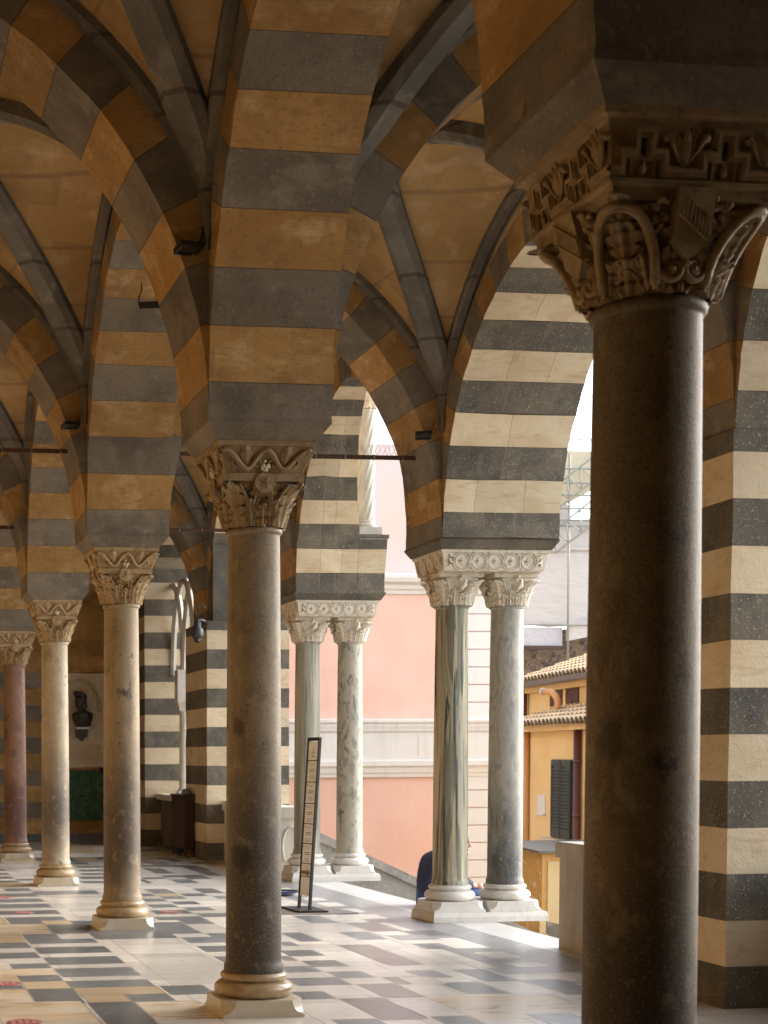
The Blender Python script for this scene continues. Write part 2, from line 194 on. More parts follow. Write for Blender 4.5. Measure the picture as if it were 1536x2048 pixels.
# ------------------------------------------------------------------ mesh builder
class MB:
    def __init__(s): s.v = []; s.f = []; s.m = []; s.t = []; s.s = []
    def add(s, vs, fs, m, t=None, smooth=False):
        o = len(s.v); s.v += [tuple(p) for p in vs]
        for f in fs:
            s.f.append([i + o for i in f]); s.m.append(m); s.t.append(random.random() if t is None else t); s.s.append(smooth)
    def quad(s, a, b, c, d, m, t=None): s.add([a, b, c, d], [(0, 1, 2, 3)], m, t)
    def box(s, x0, x1, y0, y1, z0, z1, m, t=None):
        s.add([(x0, y0, z0), (x1, y0, z0), (x1, y1, z0), (x0, y1, z0), (x0, y0, z1), (x1, y0, z1), (x1, y1, z1), (x0, y1, z1)],
              [(0, 3, 2, 1), (4, 5, 6, 7), (0, 1, 5, 4), (1, 2, 6, 5), (2, 3, 7, 6), (3, 0, 4, 7)], m, random.random() if t is None else t)
    def rings(s, rs, m, cap0=False, cap1=False, closed=True, smooth=False, t=None):
        n = len(rs[0]); vs = [p for r in rs for p in r]; fs = []
        for i in range(len(rs) - 1):
            for j in range(n if closed else n - 1):
                k = (j + 1) % n; fs.append((i * n + j, i * n + k, (i + 1) * n + k, (i + 1) * n + j))
        if cap0: fs.append(tuple(range(n))[::-1])
        if cap1: fs.append(tuple((len(rs) - 1) * n + j for j in range(n)))
        s.add(vs, fs, m, .5 if t is None else t, smooth)
    def lathe(s, prof, m, n=32, c=(0, 0), smooth=True, cap0=False, cap1=False):
        s.rings([[(c[0] + r * cos(2 * pi * j / n), c[1] + r * sin(2 * pi * j / n), z) for j in range(n)] for r, z in prof], m, cap0, cap1, True, smooth)
    def tube(s, pts, rad, m, n=7, smooth=True, cap=True):
        P = [Vector(p) for p in pts]; R = rad if isinstance(rad, (list, tuple)) else [rad] * len(P); rs = []
        up = Vector((0, 0, 1)); prev = None
        for i, p in enumerate(P):
            d = (P[min(i + 1, len(P) - 1)] - P[max(i - 1, 0)]).normalized()
            if prev is None:
                a = up if abs(d.z) < .9 else Vector((1, 0, 0)); u = d.cross(a).normalized()
            else:
                u = (prev - d * prev.dot(d))
                u = u.normalized() if u.length > 1e-6 else d.orthogonal().normalized()
            w = d.cross(u); prev = u
            rs.append([p + (u * cos(2 * pi * j / n) + w * sin(2 * pi * j / n)) * R[i] for j in range(n)])
        s.rings(rs, m, cap, cap, True, smooth)
    def ball(s, c, r, m, n=8, k=6):
        r = (r, r, r) if not isinstance(r, tuple) else r
        rs = [[(c[0] + r[0] * sin(pi * i / k) * cos(2 * pi * j / n), c[1] + r[1] * sin(pi * i / k) * sin(2 * pi * j / n), c[2] + r[2] * cos(pi * i / k)) for j in range(n)] for i in range(1, k)]
        s.rings(rs, m, True, True, True, True)
    def prism(s, poly, f0, f1, m, t=None):   # poly 2d; f0/f1 map (a,b) -> 3d near / far
        n = len(poly); a = [f0(*p) for p in poly]; b = [f1(*p) for p in poly]
        s.add(a + b, [tuple(range(n)), tuple(range(n, 2 * n))[::-1]] + [(i, (i + 1) % n, n + (i + 1) % n, n + i) for i in range(n)], m, random.random() if t is None else t)
    def grid(s, P, m, smooth=True, t=None, tf=None):
        a = len(P); b = len(P[0]); vs = [p for r in P for p in r]
        o = len(s.v); s.v += [tuple(p) for p in vs]
        for i in range(a - 1):
            for j in range(b - 1):
                s.f.append([o + i * b + j, o + i * b + j + 1, o + (i + 1) * b + j + 1, o + (i + 1) * b + j]); s.m.append(m)
                s.t.append(tf(i, j) if tf else (.5 if t is None else t)); s.s.append(smooth)
    def build(s, name, parent=None, world=True, recalc=True, wob=0):
        me = bpy.data.meshes.new(name)
        off = Vector((0, 0, 0))
        if wob:
            for i, p in enumerate(s.v):
                n = noise.noise_vector(Vector(p) * 4.3) * wob + noise.noise_vector(Vector(p) * 17) * wob * .5
                s.v[i] = (p[0] + n.x, p[1] + n.y, p[2] + n.z)
        if parent is not None and world:
            p = parent
            while p is not None: off += p.location; p = p.parent
        me.from_pydata([(x - off.x, y - off.y, z - off.z) for x, y, z in s.v], [], s.f)
        names = []
        for m in s.m:
            if m not in names: names.append(m)
        for m in names: me.materials.append(M[m])
        me.polygons.foreach_set('material_index', [names.index(m) for m in s.m])
        me.polygons.foreach_set('use_smooth', s.s)
        if recalc:
            bm = bmesh.new(); bm.from_mesh(me); bmesh.ops.recalc_face_normals(bm, faces=bm.faces[:]); bm.to_mesh(me); bm.free()
        a = me.attributes.new('tint', 'FLOAT', 'FACE'); a.data.foreach_set('value', s.t)
        me.update()
        o = bpy.data.objects.new(name, me); COL.objects.link(o); o.parent = parent
        return o
def tag(o, label, cat, group=None, kind='thing'):
    o['label'] = label; o['category'] = cat; o['kind'] = kind
    if group: o['group'] = group
    return o
def thing(name, loc, label, cat, group=None):
    o = bpy.data.objects.new(name, None); o.location = loc; o.empty_display_size = .2; COL.objects.link(o)
    return tag(o, label, cat, group)
def struct(o): o['kind'] = 'structure'; return o
def inst(src, parent):
    c = src.copy(); COL.objects.link(c); c.parent = parent
    for ch in list(src.children): inst(ch, c)
    return c
def sweep_ribbon(mb, pts, w, d0, d1, fmap, m):
    """raised flat band along a 2-d polyline, mitred, mapped by fmap(a,b,d)"""
    L = []; R = []; n = len(pts)
    for i in range(n):
        p = Vector(pts[i]); a = Vector(pts[max(i - 1, 0)]); b = Vector(pts[min(i + 1, n - 1)])
        d1v = (p - a); d2v = (b - p)
        if d1v.length < 1e-9: d1v = d2v
        if d2v.length < 1e-9: d2v = d1v
        d1v.normalize(); d2v.normalize()
        n1 = Vector((-d1v.y, d1v.x)); n2 = Vector((-d2v.y, d2v.x)); mm = (n1 + n2)
        mm = mm / max(mm.length_squared / 2, .35)
        L.append(p + mm * w / 2); R.append(p - mm * w / 2)
    sec = [[fmap(*L[i], d0), fmap(*L[i], d1), fmap(*R[i], d1), fmap(*R[i], d0)] for i in range(n)]
    mb.rings(sec, m, True, True, True)
# ------------------------------------------------------------------ the portico floor (one sheet of inlaid slabs)
TILES = [['G',1.51,1.76,12.44,13.06],
['G',1.52,1.78,13.81,14.43],
['G',1.13,1.21,13.89,14.54],
['G',1.23,1.5,14.49,14.8],
['G',1.52,2.08,14.37,15.05],
['W',1.54,1.77,14.38,14.73],
['G',1.54,1.79,15.34,16.29],
['G',2.13,2.4,15.76,16.73],
['G',1.6,2.15,16.55,16.89],
['G',1.82,2.05,16.66,17.45],
['G',2.13,2.34,14.86,15.85],
['W',2.39,2.64,15.4,15.84],
['G',2.41,2.79,16.99,17.38],
['G',2.1,2.26,17.98,18.51],
['B',2.22,2.54,18.83,19.32],
['G',2.2,2.36,17.48,18.29],
['B',1.76,2.01,17.46,18.38],
['G',0.94,1.2,12.46,13.11],
['G',0.77,0.91,12.24,12.51],
['B',0.95,1.18,12.16,12.51],
['G',1.23,1.49,12.13,12.46],
['G',1.52,1.67,11.79,12.1],
['G',0.94,1.19,11.85,12.18],
['G',0.69,0.92,11.6,11.91],
['G',0.93,1.2,11.23,11.57],
['G',0.62,0.89,10.96,11.3],
['G',0.93,1.2,10.6,10.93],
['G',0.54,0.91,10.34,10.69],
['G',0.93,1.26,9.99,10.32],
['G',0.45,0.91,9.41,10.07],
['W',0.4,0.63,9.44,9.79],
['G',0.34,0.62,8.68,9.47],
['G',0.64,0.84,8.35,8.67],
['G',0.36,0.82,8.02,8.42],
['G',0.36,0.74,7.43,7.8],
['G',0.35,0.66,6.75,7.16],
['B',0.88,1.22,17.7,18.77],
['G',0.73,0.94,17.23,17.74],
['G',0.68,1.03,16.56,16.92],
['G',0.61,0.94,15.91,16.2],
['G',0.55,0.88,15.3,15.62],
['G',0.45,0.79,14.67,15.01],
['G',0.36,0.74,14.02,14.36],
['G',-0.37,-0.36,16.9,17.2],
['G',-0.56,-0.38,16.23,16.57],
['G',-0.62,-0.4,15.55,15.86],
['G',-0.68,-0.41,14.91,15.23],
['G',-0.73,-0.41,14.31,14.65],
['G',-0.4,-0.15,14.58,14.86],
['B',-0.76,-0.36,13.73,14.33],
['G',-0.69,-0.39,13.13,13.48],
['G',-0.4,0.35,12.6,13.07],
['G',-0.93,-0.4,12.44,12.84],
['G',-0.99,-0.4,11.81,12.18],
['G',-1.04,-0.4,11.19,11.59],
['G',-1.04,-0.4,10.54,10.92],
['B',-1.15,-1.01,9.7,10.29],
['G',-0.99,-0.42,9.59,10.29],
['B',-0.68,-0.4,9.56,9.94],
['V',-1.21,-0.7,8.83,9.69],
['G',-0.4,-0.12,9.55,9.88],
['G',-0.68,0.62,8.69,9.61],
['G',-0.38,0.34,8.39,8.89],
['W',-0.68,-0.38,8.48,8.85],
['B',-1.27,-1.0,8.24,8.91],
['G',-0.98,-0.4,8.18,8.88],
['W',-0.68,-0.38,8.48,8.85],
['G',-0.98,-0.39,7.54,7.95],
['G',-1.33,-1.0,7.93,8.29],
['G',-1.41,-1.0,7.3,7.65],
['G',-1.28,-0.99,6.65,7.0],
['V',-1.49,-0.98,6.34,6.73],
['G',-0.98,-0.4,6.89,7.32],
['G',-0.97,-0.4,6.25,6.69],
['G',-0.98,-0.4,5.64,6.06],
['B',-0.97,-0.39,5.36,5.74],
['G',-1.29,-0.99,6.03,6.38],
['B',-1.52,-1.29,6.06,6.42],
['B',-1.29,-0.98,5.69,6.08],
['G',-1.5,-1.3,5.75,6.08],
['G',-1.29,-0.98,5.1,5.74],
['B',-0.96,-0.68,5.07,5.45],
['G',-0.67,-0.39,5.05,5.41],
['G',-0.97,-0.67,4.26,5.12],
['V',-1.57,-1.3,5.15,5.76],
['V',-1.58,-1.0,4.29,5.2],
['V',-0.66,-0.25,4.42,5.1],
['G',-0.37,-0.07,5.34,5.74],
['L',2.28,3.07,5.4,14.0],
['W',2.15,2.7,7.3,7.99],
['W',1.85,2.12,6.14,7.39],
['W',1.45,2.11,6.1,6.54],
['L',2.15,2.4,7.31,7.66],
['W',2.44,2.7,6.68,7.06],
['W',2.44,2.71,6.11,6.44],
['L',2.17,2.74,5.78,6.19],
['W',2.17,2.74,5.46,5.88],
['G',1.91,2.14,5.54,6.15],
['W',1.58,1.84,5.55,5.91],
['G',1.56,1.84,4.96,5.57],
['G',2.19,2.47,4.92,5.58],
['V',1.25,2.07,4.13,5.05],
['G',1.0,1.23,3.88,4.28],
['L',1.6,1.88,3.78,4.27],
['P',0.83,0.97,4.24,4.56],
['W',1.86,2.16,4.96,5.56],
['W',2.42,2.66,10.75,11.16],
['W',2.41,2.65,10.14,10.53],
['W',2.12,2.66,9.53,9.94],
['W',2.43,2.65,11.4,11.75],
['W',2.46,2.64,11.96,12.32],
['W',2.5,2.65,12.59,12.93],
['W',2.03,2.38,9.25,9.66],
['G',1.81,2.07,9.27,9.94],
['P',2.13,2.37,8.51,9.25],
['W',2.42,2.53,8.52,9.27],
['G',1.82,2.08,7.91,8.55],
['G',1.3,1.49,7.95,8.6],
['G',1.09,1.21,7.69,7.97],
['W',2.13,2.39,8.21,8.54],
['G',2.43,2.72,8.15,8.54],
['L',2.15,2.51,7.89,8.25],
['W',1.8,2.09,7.61,7.98],
['P',1.53,1.8,6.42,7.68],
['W',1.84,1.93,6.44,7.38],
['G',2.18,2.33,7.29,7.64],
['G',0.95,1.23,7.06,7.42],
['P',0.84,0.94,6.82,7.1],
['G',0.95,1.22,6.46,6.8],
['G',0.68,0.94,6.2,6.52],
['G',0.96,1.22,5.87,6.2],
['P',1.27,1.5,5.54,5.88],
['G',0.57,0.95,5.58,5.94],
['P',0.98,1.25,4.98,5.59],
['G',0.41,0.66,5.02,5.34],
['P',0.67,0.96,4.2,5.02],
['G',0.38,0.65,4.01,4.27],
['L',1.55,1.76,5.79,6.16],
['G',2.39,2.64,9.23,9.55],
['W',1.37,1.61,5.52,5.86],
['W',3.07,3.75,5.4,17.5]]
FM = {'G': 'floor_grey', 'W': 'floor_white', 'B': 'floor_beige', 'V': 'floor_veined', 'L': 'floor_lightgrey', 'P': 'floor_purple', 'K': 'floor_border'}
def floor():
    X0, X1, Y0, Y1 = -2.92, 3.52, -7.4, 23.0
    rnd = random.Random(3)
    base = []
    # ordinary slabs everywhere first: strips of slabs between long joints
    xs = [-2.92, -2.2, -1.5, -.92, -.27, .30, .9, 1.52, 2.1, 2.62, 3.07]
    for a, b in zip(xs, xs[1:]):
        y = Y0
        while y < Y1:
            h = rnd.choice((.24, .34, .45, .6, .9)); r = rnd.random()
            far = y < 2.0 or y > 16.5
            c = 'W' if (not far or r < .5) else ('G' if r < .8 else 'B')
            base.append((c, a, b, y, min(y + h, Y1))); y += h
    T = base + [tuple(t) for t in TILES if t[0] != 'X']
    T.append(('K', 3.07, X1, Y0, Y1))
    j = .0035
    ex = sorted({v for t in T for v in (t[1] - j, t[1] + j, t[2] - j, t[2] + j)} | {X0, X1})
    ey = sorted({v for t in T for v in (t[3] - j, t[3] + j, t[4] - j, t[4] + j)} | {Y0, Y1})
    ex = [v for v in ex if X0 <= v <= X1]; ey = [v for v in ey if Y0 <= v <= Y1]
    import bisect
    nx, ny = len(ex) - 1, len(ey) - 1
    cell = [[None] * nx for _ in range(ny)]
    for n, (c, a, b, p, q) in enumerate(T):
        tv = rnd.random()
        i0 = bisect.bisect_left(ex, max(a - j, X0) - 1e-9); i1 = bisect.bisect_left(ex, min(b + j, X1) - 1e-9)
        k0 = bisect.bisect_left(ey, max(p - j, Y0) - 1e-9); k1 = bisect.bisect_left(ey, min(q + j, Y1) - 1e-9)
        for k in range(k0, k1):
            ym = (ey[k] + ey[k + 1]) / 2
            for i in range(i0, i1):
                xm = (ex[i] + ex[i + 1]) / 2
                edge = xm < a + j or xm > b - j or ym < p + j or ym > q - j
                cell[k][i] = ('floor_joint' if edge else FM[c], tv)
    mb = MB()
    for k in range(ny):
        i = 0
        while i < nx:
            e = i
            while e + 1 < nx and cell[k][e + 1] == cell[k][i]: e += 1
            m, tv = cell[k][i] or ('floor_white', .5)
            mb.quad((ex[i], ey[k], 0), (ex[e + 1], ey[k], 0), (ex[e + 1], ey[k + 1], 0), (ex[i], ey[k + 1], 0), m, tv)
            i = e + 1
    mb.quad((X1, Y0, 0), (X1, Y1, 0), (X1, Y1, -.16), (X1, Y0, -.16), 'floor_border')
    struct(mb.build('floor'))
    b = MB(); b.box(-2.92, 3.5, -7.4, 23, -7.5, -.02, 'stair_stone'); struct(b.build('terrace_base'))
floor()

# ------------------------------------------------------------------ columns
def plinth_mesh(mb, c, hw, z0, h, cm, m):
    def oct_(z, ch):
        p = [(-hw + ch, -hw), (hw - ch, -hw), (hw, -hw + ch), (hw, hw - ch), (hw - ch, hw), (-hw + ch, hw), (-hw, hw - ch), (-hw, -hw + ch)]
        return [(c[0] + x, c[1] + y, z) for x, y in p]
    lv = [oct_(z0, .002), oct_(z0 + .02, .002)]
    for i in range(1, 8):
        t = i / 7; lv.append(oct_(z0 + .02 + (h - .02) * t, .002 + cm * sqrt(max(0, 1 - (1 - t) ** 2))))
    mb.rings(lv, m, True, True)
def base_mesh(mb, c, z0, k, m):
    pr = [(.20, 0)]
    for i in range(0, 13):
        a = -pi / 2 + pi * i / 12; pr.append((.197 + .046 * cos(a), .046 + .046 * sin(a)))
    pr += [(.192, .095), (.187, .099)]
    for i in range(0, 11):
        a = -pi / 2 + pi * i / 10; pr.append((.178 + .027 * cos(a), .124 + .025 * sin(a)))
    pr += [(.17, .15)]
    mb.lathe([(r * k, z0 + z) for r, z in pr], m, 48, c, cap0=False)
def shaft_mesh(mb, c, z0, z1, rb, rt, m):
    pr = [(rb + .012, z0), (rb + .012, z0 + .038), (rb + .004, z0 + .05), (rb, z0 + .08)]
    for i in range(1, 9):
        t = i / 8; pr.append((rb + (rt - rb) * t + .003 * sin(pi * t), z0 + .08 + (z1 - .05 - z0 - .08) * t))
    for i in range(0, 7):
        a = -pi / 2 + pi * i / 6; pr.append((rt + .002 + .013 * cos(a), z1 - .022 + .02 * sin(a)))
    mb.lathe(pr, m, 48, c, cap1=True)

def rotk(k, p):
    x, y, z = p
    for _ in range(k): x, y = -y, x
    return (x, y, z)
class Bell:
    def __init__(s, z0, z1, r0, r1, e1=5.0): s.z0, s.z1, s.r0, s.r1, s.e1 = z0, z1, r0, r1, e1
    def p(s, th, t, d=0.0, c=(0, 0)):
        tt = min(max(t, 0), 1.15)
        r = s.r0 + (s.r1 - s.r0) * tt ** 1.7; e = 2 + (s.e1 - 2) * min(tt, 1) ** 1.3
        rr = r / (abs(cos(th)) ** e + abs(sin(th)) ** e) ** (1 / e) + d
        return (c[0] + rr * cos(th), c[1] + rr * sin(th), s.z0 + (s.z1 - s.z0) * t)
    def mesh(s, mb, m, c=(0, 0), n=48, k=10): mb.rings([[s.p(2 * pi * j / n, i / k, 0, c) for j in range(n)] for i in range(k + 1)], m, False, True, True, True)
def leaf(mb, B, th0, t0, t1, w, curl, m, c=(0, 0), lobes=3.5, thick=.028, N=24, V=16, lean=0.0):
    P = []
    for i in range(N + 1):
        u = i / N
        sh = (.5 + .8 * sin(pi * min(u * 1.05, 1) * .62)) * (1 - max(0, u - .72) ** 1.5 * 5.2)
        saw = (u * lobes * 1.15) % 1.0
        sh = max(sh, .05) * (1 - (.5 if u > .3 else .15) * (1 - saw) ** 1.4 * (1 if u < .93 else 0))
        t = t0 + (t1 - t0) * (u if u < .86 else .86 + .10 * sin((u - .86) / .14 * pi * .9))
        r = B.r0 + (B.r1 - B.r0) * max(0, t) ** 1.7
        row = []
        for j in range(V + 1):
            v = -1 + 2 * j / V
            d = thick * (1.15 - .75 * abs(v) ** 1.5) + curl * max(0, u - .55) ** 2 * 4.5
            d += .0095 * cos(v * pi * 4) * min(1, 3 * u + .3) * (1 if u < .9 else .3)           # fluting
            d -= .018 * (1 - saw) ** 2 * abs(v) * (1 if u > .25 else 0)                          # hollows between the lobes
            if abs(v) == 1: d = min(d, -.006 + curl * max(0, u - .6) ** 2 * 3)
            tt = t - .10 * (t1 - t0) * abs(v) ** 1.5 * (1 if u > .25 else .2)
            row.append(B.p(th0 + v * w * sh / r + lean * u, tt, d, c))
        P.append(row)
    mb.grid(P, m)
def spiral(c, a, b, r0, r1, turns, n=26, sgn=1):
    c, a, b = Vector(c), Vector(a), Vector(b)
    return [c + (a * cos(sgn * 2 * pi * turns * i / n) + b * sin(sgn * 2 * pi * turns * i / n)) * (r0 + (r1 - r0) * i / n) for i in range(n + 1)]

def impost_ring(mb, lv, m):      # lv: (halfx, halfy, z)
    mb.rings([[(-a, -b, z), (a, -b, z), (a, b, z), (-a, b, z)] for a, b, z in lv], m, True, True)

def capital_vine(parent, root_m):
    imp = MB()
    impost_ring(imp, [(.243, .243, 3.212), (.243, .243, 3.256), (.232, .232, 3.26), (.246, .246, 3.30), (.275, .275, 3.385), (.283, .283, 3.405), (.295, .295, 3.408), (.295, .295, 3.44)], root_m)
    def fr(k):
        def f(s, h, d):
            hw = .236 + (.28 - .236) * h ** 1.4
            return rotk(k, (s * hw, -(hw + d), 3.262 + .142 * h))
        return f
    frieze = MB()
    for k in range(4):
        F = fr(k)
        pts = [F(-1 + 2 * i / 60, .5 + .36 * cos(2 * pi * (-1 + 2 * i / 60) / .93), .018) for i in range(61)]
        frieze.tube(pts, .0145, root_m, 6)
        pts = [F(-1 + 2 * i / 60, .42 + .34 * cos(2 * pi * (-1 + 2 * i / 60) / .93), .006) for i in range(61)]
        frieze.tube(pts, .008, root_m, 5)
        for s0 in (-.465, .465):        # vine leaf hanging in the trough of the wave
            P = []
            for i in range(9):
                a = i / 8; row = []
                for j in range(9):
                    b = -1 + 2 * j / 8; w = (.2 * sin(pi * min(1, a * .8 + .15)) + .03) * (1 - .35 * abs(sin(2.5 * pi * a)))
                    row.append(F(s0 + b * w, 1.0 - .72 * a, .022 * (1 - b * b) + .004 * cos(b * 9) - .002))
                P.append(row)
            frieze.grid(P, root_m)
        for s0, sg in ((-.2, 1), (.2, -1), (-.74, 1), (.74, -1)):   # curled tendrils
            frieze.tube([F(s0 + sg * .11 * (1 - i / 16) * cos(2.6 * pi * i / 16) - sg * .0, .33 + .24 * (1 - i / 16) * sin(2.6 * pi * i / 16), .012) for i in range(17)], .0075, root_m, 5)
        rg = random.Random(5)
        for q in range(13):              # grapes
            a = rg.random() * 2 * pi; r = rg.random() ** .5
            frieze.ball(F(.115 * r * cos(a), .26 + .19 * r * sin(a), .016 + .008 * (1 - r)), .0105, 'carved_white', 7, 5)
    B = Bell(2.96, 3.216, .158, .222, 5)
    bell = MB(); B.mesh(bell, root_m)
    lv = MB()
    for k in range(4):
        a = pi / 4 + k * pi / 2
        leaf(lv, B, a, -.02, 1.0, .088, .055, root_m)
        leaf(lv, B, a - .42, .0, .62, .05, .03, root_m); leaf(lv, B, a + .42, .0, .62, .05, .03, root_m)
        leaf(lv, B, k * pi / 2, -.02, .52, .05, .03, root_m, lobes=2.5)
        leaf(lv, B, k * pi / 2 - .3, .35, .95, .04, .02, root_m, lean=.14); leaf(lv, B, k * pi / 2 + .3, .35, .95, .04, .02, root_m, lean=-.14)
        for sg in (-1, 1):               # stalks, and dark beads painted as shaded drill holes
            lv.tube([B.p(k * pi / 2 + sg * (.36 + .22 * u * u), .1 + .82 * u, .022 + .012 * u) for u in [i / 10 for i in range(11)]], .009, root_m, 6)
            for th, t in ((.22, .3), (.56, .48), (.5, .8), (.12, .62), (.66, .25)):
                lv.ball(B.p(k * pi / 2 + sg * th, t, .012), .009, 'drill_hole_shade', 7, 5)
        # corner volute
        q = Vector(B.p(a, .93, .045)); di = Vector((cos(a), sin(a), 0)); ta = Vector((-sin(a), cos(a), 0))
        for sg in (-1, 1):
            lv.tube(spiral(q + ta * sg * .016, di, Vector((0, 0, 1)), .03, .004, 1.6, sgn=-1), .0085, root_m, 6)
    meds = []
    for k in range(4):                    # roundel with a cross in the middle of each side
        med = MB(); meds.append(med)
        def F(a, b, d): return rotk(k, (a, -(.246 + d), 3.20 + b))
        pts = [(.062 * cos(2 * pi * i / 24), .058 * sin(2 * pi * i / 24)) for i in range(24)]
        med.prism(pts, lambda a, b: F(a, b, .016), lambda a, b: F(a, b, -.03), root_m)
        for r in range(4):
            t = pi / 4 + r * pi / 2
            tri = [(.0, .0), (.056 * cos(t - .42), .056 * sin(t - .42)), (.056 * cos(t + .42), .056 * sin(t + .42))]
            med.prism(tri, lambda a, b: F(a, b, .024 - 3.0 * (a * a + b * b)), lambda a, b: F(a, b, .012), root_m)
    cap = imp.build('capital', parent, False)
    frieze.build('vine_frieze', cap, False); bell.build('bell', cap, False); lv.build('acanthus_leaves', cap, False); [q.build('roundel', cap, False) for q in meds]
    return cap

def capital_fret(parent):
    m = 'carved_near'
    imp = MB()
    impost_ring(imp, [(.246, .246, 3.198), (.246, .246, 3.228), (.255, .255, 3.231), (.262, .262, 3.24), (.262, .262, 3.25), (.25, .25, 3.254), (.272, .272, 3.40), (.28, .28, 3.412), (.298, .298, 3.418), (.300, .300, 3.442)], m)
    fret = MB()
    def fr(k):
        def f(s, h, d):
            hw = .252 + (.276 - .252) * h
            return rotk(k, (s, -(hw + d), 3.254 + .15 * h))
        return f
    for k in range(4):
        F = fr(k); fn = lambda s, b, d: F(s, b / .15, d)
        E = .262; cs = (-.415, -.165, .085, .335); line = []
        for o in cs:
            line += [(o - .066, .018), (o - .066, .066), (o - .0255, .066), (o - .0255, .122), (o + .0255, .122), (o + .0255, .066), (o + .066, .066), (o + .066, .018)]
        ins = [q for q, p in enumerate(line) if -E < p[0] < E]
        cl = line[ins[0]:ins[-1] + 1]
        cl = [(-E, cl[0][1])] + cl + [(E, cl[-1][1])]
        sweep_ribbon(fret, cl, .034, -.004, .007, fn, m)
        for w_, d_ in ((.024, .0125), (.010, .0185)): sweep_ribbon(fret, cl, w_, .005, d_, fn, m)
        for o in (-.29, -.04, .21):         # spray of lance leaves standing in each valley
            if abs(o) > E + .02: continue
            o = max(-E + .02, o)
            for an, ln in ((.0, .10), (.38, .105), (-.38, .105), (.14, .112)):
                P = []
                for i in range(11):
                    u = i / 10; w = .019 * sin(pi * min(1, u ** .8 * 1.0 + .02)) + .001
                    row = []
                    for j in range(7):
                        v = -1 + j / 3
                        a = o + sin(an) * ln * u + v * w * cos(an); b = .034 + cos(an) * ln * u - v * w * sin(an)
                        row.append(fn(a, b, .003 + .011 * (1 - abs(v)) + .009 * u * u + (.006 if an == 0 else 0) - .006 * (abs(v) < .1)))
                    P.append(row)
                fret.grid(P, m)
            for sg in (-1, 1):
                fret.tube([fn(o + sg * (.006 + .046 * u), .034 + .05 * u + .02 * u * u, .009 + .008 * u) for u in (0, .25, .5, .75, 1)], [.003, .003, .004, .005, .009], m, 7)
                fret.ball(fn(o + sg * .058, .108, .010), (.016, .012, .013), m, 9, 7)
        for o in cs:
            if abs(o) < .24:                # bud in a sunk box under each tooth, slot in the tooth with its shade painted dark
                sweep_ribbon(fret, [(o - .035, .002), (o - .035, .05), (o + .035, .05), (o + .035, .002)], .006, -.003, .009, fn, m)
                fret.ball(fn(o, .022, .004), (.011, .011, .016), m, 9, 7); fret.tube([fn(o, .034, .007), fn(o, .05, .004)], [.007, .002], m, 6)
                fret.prism([(o - .006, .068), (o + .006, .068), (o + .006, .098), (o, .11), (o - .006, .098)], lambda a, b: fn(a, b, .003), lambda a, b: fn(a, b, -.004), 'drill_hole_shade')
    B = Bell(2.96, 3.20, .160, .236, 5.5)
    bell = MB(); B.mesh(bell, m)
    lv = MB(); shs = []; grs = []
    for k in range(4):
        th = k * pi / 2 - pi / 2; sh = MB(); shs.append(sh)
        # slanting shield with a ruled band
        def F(a, b, d):
            y = .262 - .058 * ((3.21 - b) / .2); return rotk(k, (a, -(y + d), b))
        po = [(-.056, 3.224), (.056, 3.224), (.058, 3.085), (.0, 3.035), (-.058, 3.085)]
        sh.prism(po, lambda a, b: F(a, b, .016), lambda a, b: F(a, b, -.05), m)
        for e in range(9):
            x0 = -.05 + .0125 * e
            y1 = 3.212 - .0085 * e; y0 = y1 - .052
            sweep_ribbon(sh, [(x0, y0), (x0, y1)], .0085, .012, .021, F, m)
        sweep_ribbon(sh, [(-.056, 3.216), (.056, 3.14)], .004, .012, .023, F, m); sweep_ribbon(sh, [(-.056, 3.158), (.056, 3.082)], .004, .012, .023, F, m)
        rg = random.Random(9 + k)
        for sg in (-1, 1):                # hanging bunches of grapes
            gr = MB(); grs.append(gr)
            for q in range(30):
                u = rg.random(); b = 3.205 - .105 * u; w = .030 * (1 - .62 * u)
                a = sg * .088 + (rg.random() * 2 - 1) * w
                yy = .243 - .05 * u + rg.random() * .02
                gr.ball(rotk(k, (a, -yy, b)), .0105, m, 10, 8)
        ca = th + pi / 4
        # looped vine round the corner
        lo = []
        for i in range(25):
            u = i / 24; a = -1 + 2 * u
            x = .19 * (abs(a) ** 1.1) * (1 if a > 0 else -1) ; t = .06 + .86 * (1 - abs(a) ** 2.6)
            lo.append(B.p(ca + (.44 * a if abs(a) < .8 else .44 * a * (1 - .12 * (abs(a) - .8) / .2)), t, .034 + .012 * (1 - abs(a))))
        lv.tube(lo, [.0125 + .004 * abs(-1 + 2 * i / 24) for i in range(25)], m, 9)
        lo2 = [(p[0] * .985, p[1] * .985, p[2] - .012) for p in lo]; lv.tube(lo2, .008, m, 6)
        for sg in (-1, 1):                # volute at the foot of the loop
            q = Vector(B.p(ca + sg * .62, .24, .032)); ta = Vector((-sin(ca + sg * .62), cos(ca + sg * .62), 0)); nn = Vector((cos(ca + sg * .62), sin(ca + sg * .62), 0))
            lv.tube(spiral(q, -ta * sg, Vector((0, 0, -1)), .036, .004, 1.75, 30), [.011 - .004 * i / 30 for i in range(31)], m, 8)
            lv.ball(q + nn * .004, .012, m, 8, 6)
            for t2, w2, t1 in ((.02, .05, .42), (.34, .045, .78)):
                leaf(lv, B, ca + sg * (.30 if t2 < .1 else .72), t2, t1, w2, .02, m, lobes=3, lean=-.1 * sg)
        leaf(lv, B, ca, .40, .80, .062, .015, m, lobes=2.5, thick=.026)
        leaf(lv, B, ca, -.02, .40, .075, .03, m, lobes=2.5, thick=.022)
        leaf(lv, B, ca + .02, .78, 1.02, .05, .06, m, lobes=2.5)
        leaf(lv, B, th, -.02, .34, .07, .025, m, lobes=3)
